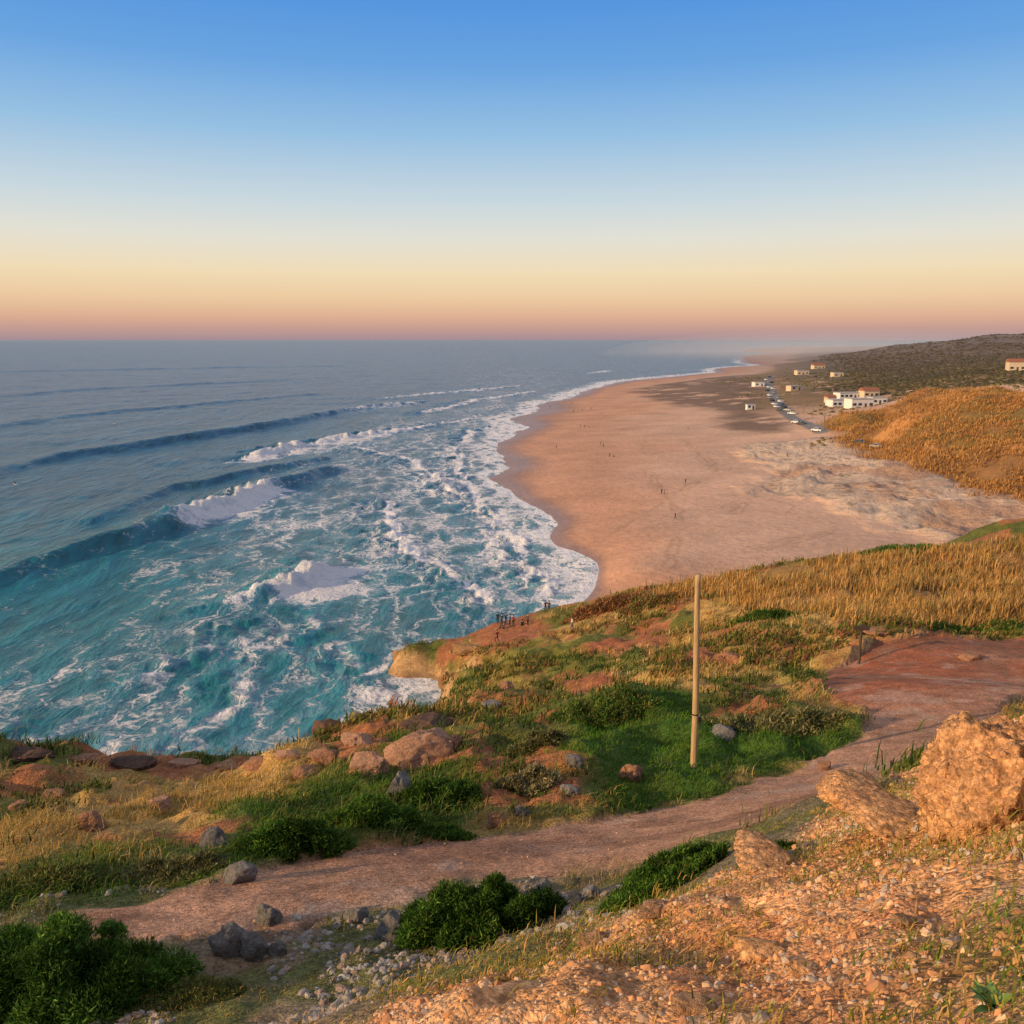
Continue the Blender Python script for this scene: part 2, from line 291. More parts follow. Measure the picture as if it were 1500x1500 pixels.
col=mixc(col,(.055,.12,.016),m_holl(x,y)*.92); col=mixc(col,(.065,.12,.022),m_gr(x,y)*.85); col=mixc(col,(.12,.15,.04),m_gr2(x,y)*.7)
gbx=lambda x,y:ss(1.2,2.8,x)*ss(5.2,3.,y)
sl=m_slope(x,y); cs=np.array([.62,.325,.15])*(1+(n3[:,None]-.5)*1.0); cs=mixc(cs,(.24,.23,.05),ss(.5,.62,fbm(x,y,1.1,5,111))*.65); cs=mixc(cs,(.68,.45,.26),ss(.56,.66,fbm(x,y,.8,5,121))*.6); cs=mixc(cs,(.46,.185,.085),ss(.52,.62,fbm(x,y,1.4,5,123))*.65); cs=mixc(cs,(.15,.20,.035),gbx(x,y)*ss(.38,.5,fbm(x,y,.9,5,119))*.8); col=col*(1-sl[:,None])+cs*sl[:,None]
for mm in m_reds: col=mixc(col,(.37,.135,.07),mm(x,y)*.85)
cp=np.array([.45,.25,.16])*(1+(n2[:,None]-.5)*.55); cp=mixc(cp,(.36,.12,.06),ss(34,48,y)*ss(.2,.42,n1)*.94); cp=mixc(cp,(.46,.34,.27),ss(.6,.68,fbm(x,y,1.7,5,127))*.4); cp=mixc(cp,(.22,.115,.075),ss(.53,.64,fbm(x,y,3.1,5,129))*.65); col=col*(1-pm[:,None])+cp*pm[:,None]
rk=ss(.22,.4,steep+.12*(n2-.5))*ss(38,60,y)*(1-sl); col=mixc(col,(.56,.34,.16),rk*.9); wetr=(1-ss(.2,1.2,z))*rk; col=mixc(col,(.12,.09,.07),wetr*.6)
V=np.stack([x,y,z],1); FQ=gfaces(nr,na); fp=pm[FQ].mean(1)>.5; keep=z[FQ].max(1)>-7
at={'rocky':rk,'trodden':pm}
tag(submesh('headland',V,FQ,(~fp)&keep,MG,col,at),kind='structure')
tag(submesh('footpath',V,FQ,fp&keep,MG,col,at),kind='structure')
# ------------------------------------------------------------------ beach
SH=[(838,884),(872,850),(868,828),(818,800),(812,775),(775,738),(718,700),(735,690),(722,655),(748,612),(790,591),(860,571),(950,555),(1050,545.5)]
BP=[WZ(a,b,0) for a,b in SH]
BP+=[WZ(a-o,b,-2.6) for (a,b),o in zip(SH,[130,150,140,140,130,120,110,110,100,80,70,60,60,60])]
BP+=[WZ(a-300,b,-5) for (a,b) in SH[::2]]+[WZ(300,620,-6),WZ(200,700,-6),WZ(500,560,-6),(-120,140,-6)]
BP+=[WZ(*q) for q in [(900,870,1),(950,800,2.5),(1000,700,3.5),(900,640,2.5),(1000,600,4),(1100,700,5),(1200,780,4.5),(1300,740,6),(1100,620,5.5),(1050,570,6),(1150,660,6),(1250,690,7),(1400,740,7),(1500,745,7.5),(1600,780,6),(900,840,1.5),(1000,840,3),(1100,900,2),(790,660,1.2),(800,720,1.),(860,780,1.3),
 (1200,640,7.5),(1300,668,8.5),(1400,700,9),(1500,722,9.5),(1650,750,9.5),(1250,612,12),(1350,612,17),(1400,640,15),(1450,600,21),(1500,580,25),(1500,650,17),(1600,580,28),(1350,575,19),(1450,570,22),(1210,597,10),(1250,598,10.5),(1300,594,11),(1310,602,12),(1200,560,11),(1150,560,10),(1300,555,15),(1400,550,22),(1500,548,26),(1125,555,10),(1140,590,8.5),(1180,625,8),(1120,575,8.5),(1090,590,6.5)]]
BP+=[W(*q) for q in [(1490,538,550),(1500,489,1500),(1400,499,1500),(1300,509,1600),(1200,523,1900),(1150,533,1600),(1400,530,1000),(1300,535,1000),(1200,543,1000),(1500,528,900),(1600,488,1300),(1750,480,1300),(1100,548,1050),(1700,560,500)]]
BP+=[(700,3000,-6),(1000,3200,5),(1700,2600,40),(2400,2600,50),(450,2300,-5),(300,2400,-8),(900,5000,-8),(300,5000,-8)]
BH=RBF(BP,10)
DUNE=[WZ(a,b,c)[:2] for a,b,c in [(1195,628,8),(1215,640,7.7),(1300,672,8.4),(1400,704,9),(1500,726,9.5),(1700,760,9.5),(1750,600,28),(1600,572,28),(1500,568,26),(1440,566,23),(1340,574,19),(1310,600,12),(1240,603,11)]]
SCR=[WZ(a,b,c)[:2] for a,b,c in [(920,568,4),(1000,556,5),(1090,547,6.5),(1130,556,9.5),(1110,590,7),(1150,625,6.5),(1190,640,7.2),(1110,632,5.5),(1040,598,5),(960,580,4.2)]]
RUMP=[WZ(a,b,c)[:2] for a,b,c in [(1080,648,5.5),(1180,645,7),(1300,672,8.4),(1400,704,9),(1520,728,9.5),(1540,775,7),(1380,800,5.5),(1300,770,5.8),(1180,735,5.6),(1110,692,5.2)]]
ROADL=[WZ(a,b,c)[:2] for a,b,c in [(1205,634,8),(1185,624,8),(1150,603,8.3),(1136,585,8.6),(1128,568,9.3),(1124,555,10),(1135,547,10.5)]]
def dline(x,y,L):
    d=np.full(x.shape,1e9)
    for (ax,ay),(bx,by) in zip(L[:-1],L[1:]):
        ex,ey=bx-ax,by-ay; t=np.clip(((x-ax)*ex+(y-ay)*ey)/(ex*ex+ey*ey),0,1); d=np.minimum(d,np.hypot(x-ax-t*ex,y-ay-t*ey))
    return d
def m_dune(x,y): return ss(-4,4,sd_poly(x,y,DUNE)+wob(x,y,7,18))
def m_rump(x,y): return ss(-5,6,sd_poly(x,y,RUMP)+wob(x,y,14,20))
def Hb(x,y):
    x=np.asarray(x,float); y=np.asarray(y,float); b=BH(x,y); up=ss(1.5,5,b)
    d=m_dune(x,y); ruff=m_rump(x,y); rdg=1-np.abs(fbm(x,y,45,4,132)-.5)*4
    return b+d*((fbm(x,y,40,4,131)-.5)*10+rdg*3.2-1.5+(fbm(x,y,11,4,133)-.5)*6)*ss(0,16,sd_poly(x,y,DUNE)+4)+ruff*(1-d)*((fbm(x,y,9,4,137)-.5)*3.6+(fbm(x,y,3.5,3,138)-.5)*1.2)+(fbm(x,y,30,3,139)-.5)*.35*up+ss(800,1100,y)*ss(8,20,b)*(fbm(x,y,120,4,141)-.5)*14
nr,na=660,700
X,Y=grid(0,-6,125,5200,nr,-7,46,na); x=X.ravel(); y=Y.ravel(); b0=BH(x,y); z=Hb(x,y)
du=m_dune(x,y); rd=dline(x,y,ROADL)
col=np.tile(np.array([.56,.30,.185]),(len(x),1)); n1=fbm(x,y,60,5,151); n2=fbm(x,y,14,5,153)
col=mixc(col,(.57,.375,.265),ss(2.,4.5,b0+(n1-.5)*2.5)*.8)
wet=(1-ss(.25,1.2,b0+(n1-.5)*.8)); col=mixc(col,(.25,.145,.10),wet*.8)
rz_=m_rump(x,y)*(1-du); col=mixc(col,(.70,.54,.42),rz_*.85*ss(.3,.5,n2))
veg=ss(5.2,7.2,b0)*ss(420,520,y); col=mixc(col,(.20,.13,.06),veg*ss(.3,.5,n2+.12)*.9); col=mixc(col,(.10,.085,.04),ss(9,13,b0)*ss(480,560,y)*.7*ss(.35,.6,n2+.1)); col=mixc(col,(.11,.085,.05),ss(700,1000,y)*ss(6,12,b0)*.85)
scm=ss(-8,10,sd_poly(x,y,SCR)+wob(x,y,22,35)); col=mixc(col,(.16,.105,.07),scm*ss(.3,.5,n2+.08)*.88)
cd=mixc(np.tile(np.array([.44,.215,.075]),(len(x),1)),(.24,.125,.05),ss(.42,.58,n2)); cd=mixc(cd,(.14,.12,.03),ss(.6,.68,fbm(x,y,30,4,159))*.6); col=col*(1-du[:,None])+cd*du[:,None]
rm=(1-ss(2.2,3.8,rd)); col=mixc(col,(.19,.18,.175),rm)
ruff=rz_*(1-rm)
trk=np.zeros(len(x))
for L in [[(1100,805,4),(1250,770,5),(1180,755,5),(1120,745,5)],[(1070,740,4.5),(1090,738,4.5),(1080,748,4.5)],[(1130,730,5),(1165,740,5),(1150,752,5),(1120,748,5)],[(900,780,2),(1050,690,4),(1000,640,4)],[(980,835,2.5),(1000,760,3.5),(950,690,3.2)]]:
    d=dline(x,y,[WZ(*q)[:2] for q in L])+wob(x,y,3,12); trk=np.maximum(trk,np.exp(-((np.abs(d)-.9)/.45)**2))
col=mixc(col,(.32,.19,.12),trk*.45)
hz=ss(550,1800,y)*.6; col=mixc(col,(.22,.185,.195),hz)  # aerial haze painted into the ground colour, stronger with distance
V=np.stack([x,y,z],1); FQ=gfaces(nr,na); fd=du[FQ].mean(1)>.5; fr=(rm[FQ].mean(1)>.5); hill=(b0[FQ].mean(1)>8.5)&(y[FQ].mean(1)>480)&~fr; fd&=~fr; hill&=~fd; keep=z[FQ].max(1)>-5; rest=~(fd|fr|hill)&keep
at={'wet':wet,'ruff':ruff}
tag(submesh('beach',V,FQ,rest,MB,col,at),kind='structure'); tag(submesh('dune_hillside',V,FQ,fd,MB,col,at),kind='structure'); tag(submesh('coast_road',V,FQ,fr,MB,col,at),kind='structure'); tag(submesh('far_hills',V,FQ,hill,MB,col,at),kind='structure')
# ------------------------------------------------------------------ sea
nr,na=900,800
X,Y=grid(0,-6,66,70000,nr,-50,34,na); x=X.ravel(); y=Y.ravel()
s=CH/np.maximum(y,1); ang=np.arctan(s)-TH; PY=750+F*np.tan(ang); PX=750+F*x/np.maximum(y*CT+CH*ST,1)
fc=np.array([(50,560,0),(300,560,0),(600,560,.0),(780,570,.28),(100,700,0),(300,680,.0),(450,640,.05),(100,770,.0),(150,850,.1),(50,900,.15),(250,830,.24),(450,760,.52),(470,705,.25),(600,650,.46),(700,610,.44),(680,700,.72),(600,800,.46),(750,800,.8),(820,840,1.),(700,860,.5),(550,850,.38),(450,900,.36),(600,900,.32),(300,950,.34),(100,1000,.32),(500,980,.38),(620,1020,.7),(200,1060,.38),(400,1050,.46),(350,1110,.6),(250,1110,.54),(150,1080,.46),(680,930,.38),(200,620,0),(480,600,.03),(650,580,.14),(900,550,.1),(0,1000,.3),(0,500,0),(400,505,0),(800,505,0),(1000,510,0),(1200,500,0),(620,720,.6),(560,780,.5),(520,690,.4)])
dd=(PX[:,None]-fc[None,:,0])**2+((PY[:,None]-fc[None,:,1])*1.6)**2+300
w=1/dd**1.6; foam=(w@fc[:,2])/w.sum(1)
bz=BH(x,y); hz0=HB0(x,y)
shore=ss(-1.6,-.2,bz)*ss(120,150,y)*(1-ss(1500,2500,y)); foam=np.maximum(foam,shore*1.1)
hs=ss(-7.5,-1.,hz0)*(y<150); foam=np.maximum(foam,hs*.75*(.6+.8*fbm(x,y,9,3,201)))
zz=(fbm(x,y,26,3,203)-.5)*1.3*(1-shore)*(1-ss(2500,6000,y))+(fbm(x,y,5,3,205)-.5)*.4*(1-ss(600,1500,y))*(1-.7*shore)
zz+=shore*(fbm(x,y,22,3,207)-.45)*.6
brk=np.zeros(len(x))
waves=[[(-200,905,1.4,0),(0,848,1.8,0),(130,806,2.6,0),(235,775,3.4,.3),(300,752,3.4,2.),(385,719,3.1,1.8),(402,714,2.8,.05),(490,690,2.2,.3),(500,686,.3,.0)],
[(-200,740,.8,0),(0,690,1.2,0),(100,667,2,0),(250,646,2.6,0),(410,622,2.6,0),(500,602,1.8,.4),(560,594,1.5,1.),(620,589,.8,.7)],
[(370,668,1.4,1.6),(430,656,1.8,1.9),(500,643,1.5,1.7),(580,631,1.,1.5),(690,615,.5,1.1)],
[(320,890,.6,.4),(380,875,1.5,1.0),(430,860,2.2,2.),(462,842,2,1.9),(455,828,.6,.7)],
[(722,880,.3,1.4),(650,832,.4,1.6),(600,800,.4,1.6),(570,765,.4,1.6),(565,735,.3,1.4)],
[(662,722,.4,1.6),(640,700,.4,1.5),(600,675,.4,1.6),(520,655,.5,1.6)],
[(680,648,.3,1.4),(690,632,.4,1.4),(720,628,.3,1.4)],[(-100,640,.5,0),(100,610,1.4,0),(300,592,1.4,0),(450,578,.8,0)],[(-100,590,.5,0),(100,572,1.4,0),(350,560,1.2,0),(500,552,.5,0)],[(0,545,1.2,0),(250,540,1.4,0),(500,536,1.,0)],[(560,584,.5,.6),(680,573,1,1.3),(760,566,.5,1.1)],[(620,604,.4,1.),(700,586,.6,1.3),(780,574,.4,1.1)],[(860,548,.5,.5),(880,545,1,.9),(900,543,.5,.5)],
[(0,1095,.3,.9),(20,1088,.5,1.1),(30,1080,.3,.8)],[(200,1000,.4,.6),(330,935,.6,.8),(420,965,.3,.6)],[(150,760,.8,0),(230,720,1.4,0),(330,700,1.6,0),(470,672,1.4,.1)],[(800,855,.2,1.4),(745,790,.2,1.4),(705,740,.2,1.4),(672,690,.2,1.4),(665,655,.2,1.2)],[(560,1000,.3,.8),(480,930,.3,.8),(440,900,.3,.8)],[(250,1090,.3,.7),(330,1030,.3,.8),(350,985,.3,.7)]]
for wl in waves:
    best=np.full(len(x),1e9); hh=np.zeros(len(x)); ff=np.zeros(len(x)); sgn=np.zeros(len(x))
    P=[WZ(a,b,0)[:2]+(c,d) for a,b,c,d in wl]
    ymid=np.mean([p[1] for p in P]); sc=max(1.,ymid/320)
    for p,q in zip(P[:-1],P[1:]):
        ex,ey=q[0]-p[0],q[1]-p[1]; L=ex*ex+ey*ey; tt=((x-p[0])*ex+(y-p[1])*ey)/L; t=np.clip(tt,0,1); dx=x-p[0]-t*ex; dy=y-p[1]-t*ey; d=np.hypot(dx,dy); k=d<best
        best=np.where(k,d,best); sgn=np.where(k,np.sign(dx*ey-dy*ex),sgn); hh=np.where(k,p[2]+(q[2]-p[2])*t,hh); ff=np.where(k,p[3]+(q[3]-p[3])*t,ff)
    dist=best*sgn+wob(x,y,3.,9)
    prof=np.where(dist<0,np.exp(-(dist/(8*sc))**2),np.exp(-(dist/(3.2*sc))**2)); big=ss(.7,1.6,hh)
    zz+=hh*prof+ff*prof*((fbm(x,y,2.5,4,211)-.5)*1.7+(fbm(x,y,7,3,215)-.5)*2.2*big)
    wd=(2.4+9*big)*sc; fr_=ff*np.where(dist<0,np.exp(-(dist/(1.6*sc))**2),np.exp(-(np.abs(dist)/wd)**1.4)); foam=np.maximum(foam,fr_*(.6+.8*fbm(x,y,5,4,213))); brk=np.maximum(brk,np.clip(fr_,0,1)*big)
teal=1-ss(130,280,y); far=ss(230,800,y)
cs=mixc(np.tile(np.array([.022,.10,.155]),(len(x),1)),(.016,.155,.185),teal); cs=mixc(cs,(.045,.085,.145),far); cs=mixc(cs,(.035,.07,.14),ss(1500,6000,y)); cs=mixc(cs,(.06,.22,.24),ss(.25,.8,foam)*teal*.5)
V=np.stack([x,y,zz],1); FQ=gfaces(nr,na); keep=(np.minimum(bz,9)[FQ].min(1)<3)|(y[FQ].min(1)>6000)
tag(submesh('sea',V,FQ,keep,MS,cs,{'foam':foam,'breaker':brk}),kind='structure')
# ------------------------------------------------------------------ blades
def scatter(n,r0,r1,a0,a1,mask,ox=0,oy=-6):
    r=np.exp(rng.uniform(math.log(r0),math.log(r1),n)); a=rng.uniform(R(a0),R(a1),n); x=ox+r*np.sin(a); y=oy+r*np.cos(a)
    k=rng.random(n)<mask(x,y); return x[k],y[k]
def blades(name,x,y,z,L,wd,lean,cols,mat,per=5,spread=.1,label=None,cat=None,tail=0.):
    n=len(x); L=np.asarray(L)*(1+tail*rng.random(n)**4); idx=np.repeat(np.arange(n),per); N=len(idx); Lx=L[idx]*rng.uniform(.55,1.2,N)
    bx=x[idx]+rng.normal(0,1,N)*spread*Lx*2; by=y[idx]+rng.normal(0,1,N)*spread*Lx*2; bzz=z[idx]-.03*Lx
    az=rng.uniform(0,2*math.pi,N); ln=np.abs(rng.normal(lean,lean*.5,N)); dx=np.cos(az)+.6; dy=np.sin(az)+.2; w2=np.asarray(wd)[idx]*.5
    fa=rng.uniform(0,2*math.pi,N); wx=np.cos(fa)*w2; wy=np.sin(fa)*w2
    b=np.stack([bx,by,bzz],1); wv=np.stack([wx,wy,np.zeros(N)],1)
    mid=b+np.stack([dx*ln*Lx*.3,dy*ln*Lx*.3,Lx*.6],1); tip=b+np.stack([dx*ln*Lx,dy*ln*Lx,Lx*(1-.25*ln)],1)
    V=np.stack([b-wv,b+wv,mid-wv*.7,mid+wv*.7,tip],1).reshape(-1,3); o=np.arange(N)[:,None]*5
    Fc=np.concatenate([o+np.array([[0,1,3]]),o+np.array([[0,3,2]]),o+np.array([[2,3,4]])],0)
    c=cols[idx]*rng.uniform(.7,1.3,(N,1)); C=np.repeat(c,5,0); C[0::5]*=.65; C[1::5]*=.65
    o=mesh_np(name,V,Fc,mat,None,np.clip(C,0,1)); return tag(o,label,cat,kind='stuff')
def pick(n,*cs):
    a=np.array(cs); return a[rng.integers(0,len(a),n)]
nopath=lambda x,y:(1-m_path(x,y))
MRED=lambda x,y:1-np.clip(sum(m(x,y) for m in m_reds),0,1)
BARE=lambda x,y:1-ss(.52,.60,fbm(x,y,4,5,97))*.9
sz=lambda y,a,b:a+(b-a)*ss(20,110,y)
x,y=scatter(56000,24,128,-42,42,lambda x,y:nopath(x,y)*MRED(x,y)*BARE(x,y)*(1-m_holl(x,y))*(1-m_gr(x,y)*.7)*(1-m_reed(x,y))*(1-.8*ss(.46,.56,fbm(x,y,6,5,91)))*ss(.42,.56,fbm(x,y,5,4,301)*.6+fbm(x,y,1.5,3,303)*.4)*(.4+.6*np.maximum(m_gold(x,y),m_gold2(x,y)))*ss(17,24,y)); z=H(x,y); k=(z>2.5); x,y,z=x[k],y[k],z[k]; n=len(x)
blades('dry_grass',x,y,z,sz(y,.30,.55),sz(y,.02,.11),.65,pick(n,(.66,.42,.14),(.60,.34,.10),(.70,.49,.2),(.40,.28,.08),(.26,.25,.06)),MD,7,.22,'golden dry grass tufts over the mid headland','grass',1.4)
x,y=scatter(50000,18,60,-42,42,lambda x,y:nopath(x,y)*np.clip(m_holl(x,y)+m_gr(x,y)+m_gr2(x,y)*.6,0,1)); z=H(x,y); n=len(x)
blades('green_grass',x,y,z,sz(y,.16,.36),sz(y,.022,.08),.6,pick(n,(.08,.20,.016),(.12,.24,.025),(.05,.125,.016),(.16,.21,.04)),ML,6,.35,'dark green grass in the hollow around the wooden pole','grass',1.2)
x,y=scatter(22000,26,100,-42,42,lambda x,y:nopath(x,y)*MRED(x,y)*(1-m_holl(x,y))*(1-m_reed(x,y))*ss(.47,.56,fbm(x,y,6,5,91))*ss(.42,.55,fbm(x,y,1.8,3,305))); z=H(x,y); k=z>3; x,y,z=x[k],y[k],z[k]; n=len(x)
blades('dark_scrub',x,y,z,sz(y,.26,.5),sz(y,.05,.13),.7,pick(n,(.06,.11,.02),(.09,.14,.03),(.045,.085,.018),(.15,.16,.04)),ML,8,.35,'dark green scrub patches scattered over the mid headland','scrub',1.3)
x,y=scatter(42000,62,130,2,45,lambda x,y:m_reed(x,y)*ss(.34,.48,fbm(x,y,7,4,311)+.06)); z=H(x,y); n=len(x)
blades('reed_bed',x,y,z,np.full(n,1.15),np.full(n,.09),.25,pick(n,(.62,.36,.11),(.54,.29,.085),(.68,.43,.17),(.38,.22,.075),(.26,.21,.06)),MD,4,.2,'golden brown reeds along the ridge above the beach','reeds',.5)
x,y=scatter(20000,60,125,-12,45,lambda x,y:nopath(x,y)*MRED(x,y)*(1-m_reed(x,y))*ss(.48,.58,fbm(x,y,8,4,321))); z=H(x,y); k=z>3; x,y,z=x[k],y[k],z[k]; n=len(x)
blades('scrub',x,y,z,np.full(n,.4),np.full(n,.14),.7,pick(n,(.15,.16,.035),(.28,.22,.05),(.09,.12,.025),(.32,.145,.07)),ML,5,.35,'low olive scrub on the headland above the cliff','scrub',1.5)
x,y=scatter(50000,5,26,-42,44,lambda x,y:m_slope(x,y)*np.maximum(ss(.44,.56,fbm(x,y,1.1,5,111)*.6+fbm(x,y,.35,3,331)*.4),gbx(x,y)*ss(.36,.48,fbm(x,y,.9,5,119)))+.5*(1-m_slope(x,y))*nopath(x,y)*ss(.44,.54,fbm(x,y,1.6,5,101))); z=H(x,y); n=len(x); gb=gbx(x,y)
blades('ground_cover',x,y,z,np.full(n,.03)+.02*rng.random(n)+.03*gb*rng.random(n),np.full(n,.010),.9,np.where((rng.random(n)<gb*.8)[:,None],pick(n,(.14,.22,.03),(.20,.28,.045)),pick(n,(.22,.22,.035),(.36,.30,.055),(.54,.33,.10),(.15,.19,.03),(.64,.38,.14))),ML,7,.7,'short mixed ground cover on the gravel slope','ground cover',1.5)
x,y=scatter(16000,15,31,-42,42,lambda x,y:(1-m_slope(x,y))*ss(-1.6,-.1,sd_poly(x,y,PATH))*(1-ss(-.2,.2,sd_poly(x,y,PATH)))*ss(.45,.55,fbm(x,y,1.8,4,341))); z=H(x,y); n=len(x)
blades('verge_grass',x,y,z,np.full(n,.18),np.full(n,.015),.9,pick(n,(.42,.32,.16),(.5,.38,.2),(.24,.21,.08),(.13,.15,.045)),MD,8,.35,'dry wispy grass along both verges of the dirt path','grass',1.)
x,y=scatter(130000,200,560,8,50,lambda x,y:m_dune(x,y)*(1-ss(-7,-4,-dline(x,y,ROADL)))*ss(.3,.46,fbm(x,y,14,4,351)*.6+fbm(x,y,5,3,353)*.4)); z=Hb(x,y); n=len(x)
blades('dune_scrub',x,y,z,np.full(n,.95),np.full(n,.24),.45,pick(n,(.58,.30,.10),(.52,.26,.08),(.44,.21,.07),(.60,.35,.13),(.34,.19,.06)),MD,3,.6,'rust orange scrub covering the dune hillside','scrub',.8)
# ------------------------------------------------------------------ stones (uncountable)
def ico(sub):
    bm=bmesh.new(); bmesh.ops.create_icosphere(bm,subdivisions=sub,radius=1); V=np.array([v.co[:] for v in bm.verts]); Fc=np.array([[v.index for v in f.verts] for f in bm.faces]); bm.free(); return V,Fc
I1,I2=ico(1),ico(2)
def stones(name,x,y,z,r,cols,base,label,cat,jit=.28,sq=.75,sink=.15,smooth=False):
    V0,F0=base; n=len(x); k=len(V0); A=V0[None]*(1+rng.uniform(-jit,jit,(n,k,1))); A=A*rng.uniform(.6,1.25,(n,1,3))*np.array([1,1,sq])
    a=rng.uniform(0,6.28,n); c,s_=np.cos(a)[:,None],np.sin(a)[:,None]; B=np.stack([A[...,0]*c-A[...,1]*s_,A[...,0]*s_+A[...,1]*c,A[...,2]],-1)*r[:,None,None]+np.stack([x,y,z+r*sink],1)[:,None]
    Fc=(F0[None]+(np.arange(n)*k)[:,None,None]).reshape(-1,3); C=np.repeat(cols*rng.uniform(.72,1.25,(n,1)),k,0)
    return tag(mesh_np(name,B.reshape(-1,3),Fc,MST,None,np.clip(C,0,1),None,smooth),label,cat,kind='stuff')
x,y=scatter(130000,5.5,22,-24,44,lambda x,y:m_slope(x,y)*(1-.6*gbx(x,y))*(.35+.65*ss(.35,.55,fbm(x,y,.9,4,359)))); z=H(x,y); n=len(x); dn=np.hypot(x,y+1)
stones('gravel',x,y,z,(.005+.022*rng.random(n)**3+.03*rng.random(n)**14)*(.6+dn*.07),pick(n,(.60,.31,.14),(.52,.26,.12),(.64,.42,.25),(.40,.20,.11),(.46,.36,.28)),I1,'loose pale gravel on the sunlit slope','gravel',.28,.8,-.1)
x,y=scatter(20000,15,27,-42,8,lambda x,y:(1-m_slope(x,y))*(1-ss(-.9,.3,sd_poly(x,y,PATH)))*(1-ss(20.5,22,y))*(1-.9*ss(-.5,2.,x))*ss(.40,.52,fbm(x,y,2.2,4,361))); z=H(x,y); n=len(x)
stones('rubble',x,y,z,.012+.085*rng.random(n)**3.5,pick(n,(.28,.245,.225),(.22,.20,.19),(.31,.23,.18),(.36,.33,.30)),I2,'grey brown rubble in the gully below the path','rubble')
x,y=scatter(2500,16,60,-42,44,m_path); z=H(x,y); n=len(x)
stones('path_pebbles',x,y,z,.012+.04*rng.random(n)**4,pick(n,(.48,.30,.21),(.40,.24,.16)),I1,'small pebbles scattered on the dirt path','pebbles')
# ------------------------------------------------------------------ rocks
def rock(px,py,wpx,hpx,kind,label,sub=4,Y0=2.,dep=.8,seed=0,cuts=11,base=None,boxy=3.2,rough=1.,name=None,group=None,tilt=.5):
    g=base or G(px,py,H,Y0); sc=math.hypot(g[1],CH-g[2])/F*.98; w=wpx*sc; h=hpx*sc; sub=max(sub,4)
    V,Fc=ico(sub); rs=np.random.default_rng(seed+int(px*7+py)); off=Vector(rs.uniform(-50,50,3))
    V=V/((np.abs(V)**boxy).sum(1)**(1/boxy))[:,None]*.8
    rot=np.array(Matrix.Rotation(rs.uniform(0,6.3),3,'Z')@Matrix.Rotation(rs.uniform(-tilt,tilt),3,'X')@Matrix.Rotation(rs.uniform(-tilt,tilt)*.8,3,'Y')); V=V@rot.T
    D=np.array([mnoise.fractal(Vector(v)*1.6+off,.75,2.1,6) for v in V]); V=V*(1+.24*D[:,None])
    for _ in range(cuts):
        nn=rs.normal(size=3); nn/=np.linalg.norm(nn); d=rs.uniform(.52,.85); e=V@nn-d; V=V-np.where(e>0,e*.95,0)[:,None]*nn
    D2=np.array([mnoise.ridged_multi_fractal(Vector(v)*2.8+off,.8,2.1,6,1.,2.) for v in V]); V=V*(1+.075*rough*(D2[:,None]-1.2))
    mn,mx=V.min(0),V.max(0); V=V/((mx-mn)/2); V[:,:2]-=(V[:,:2].max(0)+V[:,:2].min(0))/2; V[:,2]-=V[:,2].max()
    V=V*np.array([w/2,w/2*dep,h*.85])
    o=mesh_np(name or ('boulder' if wpx>90 else 'rock'),V,Fc,MR[kind],smooth=True); o.location=(g[0],g[1]+w*dep*.3,g[2]+h*.95); tag(o,label,'rock',group); return o
rock(1486,1200,205,140,'boulder','huge orange conglomerate boulder at the right edge of the gravel slope',6,4,1.,31,6,None,3.,1.5,None,None,.25)
rock(1408,1216,80,46,'boulder','broken orange block at the left foot of the huge boulder',6,4,1.,5,7,None,2.8,1.5,None,None,.3)
rock(1262,1180,105,30,'boulder','low flat topped orange rock on the slope left of the huge boulder',5,8,1.,0,9,None,2.8,1.4)
rock(600,1126,124,50,'pink','big angular pinkish slab on the ridge above the cove, largest of three',5,20,.7,5,16,None,5,1.1)
rock(536,1134,60,28,'pink','angular pinkish rock left of the big slab on the ridge',5,20,.8,6,16,None,5,1.1)
rock(656,1106,46,28,'red','small reddish outcrop right of the big slab on the ridge',5,20,.8,9,16,None,5,1.1)
rock(585,1176,46,44,'grey','upright dark grey rock below the pinkish slab',4,20)
rock(470,1116,46,18,'red','squat rust brown rock at the ridge left of the pinkish slabs',5,30,.8,0,16,None,5,1.1)
rock(622,1072,80,13,'dark','dark weathered slab at the top of the ridge behind the pinkish slabs',5,35,.8,0,16,None,5,1.2)
rock(520,1090,50,12,'pink','low pale rock on the cliff edge behind the left pinkish rock',5,35,.8,0,16,None,5,1.2)
rock(380,1122,50,10,'red','flat russet rock on the grassy cliff edge above the sea',4,30,.8,0,13)
rock(40,1116,70,12,'dark','dark brown jagged rock along the cliff edge at the far left',5,35,.6,1,16,None,5,1.5)
rock(110,1118,60,8,'red','reddish jagged rock on the left cliff edge, right of the dark jagged one',5,35,.6,2,16,None,5,1.5)
rock(190,1124,70,8,'dark','dark jagged rock on the left cliff edge where the grass ends',5,35,.6,4,16,None,5,1.5)
rock(265,1124,50,8,'pink','low pinkish rock on the left cliff edge, right of the last dark rock',4,35,.6,4,16,None,5,1.5)
rock(420,1112,40,10,'pink','pinkish broken rock on the cliff edge left of the squat rust rock',4,35,.6,4,16,None,5,1.5)
rock(230,1190,36,20,'pink','pink brown rock in golden grass right of the tawny rock',4,20,.8,3)
rock(925,1144,36,25,'red','rounded pinkish rock in green grass left of the wooden pole',4,20)
rock(842,1124,28,18,'grey','small grey rock half buried in the grass above the rounded pink rock',3,20)
rock(1062,1083,36,20,'grey','grey rock in the grass just right of the wooden pole',4,25)
rock(727,1210,28,19,'red','reddish rock at the foot of the narrow red trail',4,18)
rock(766,1194,24,14,'grey','small grey rock right of the narrow red trail',3,18)
rock(836,1166,30,14,'grey','flat grey rock among dry tufts at the hollow edge',3,18)
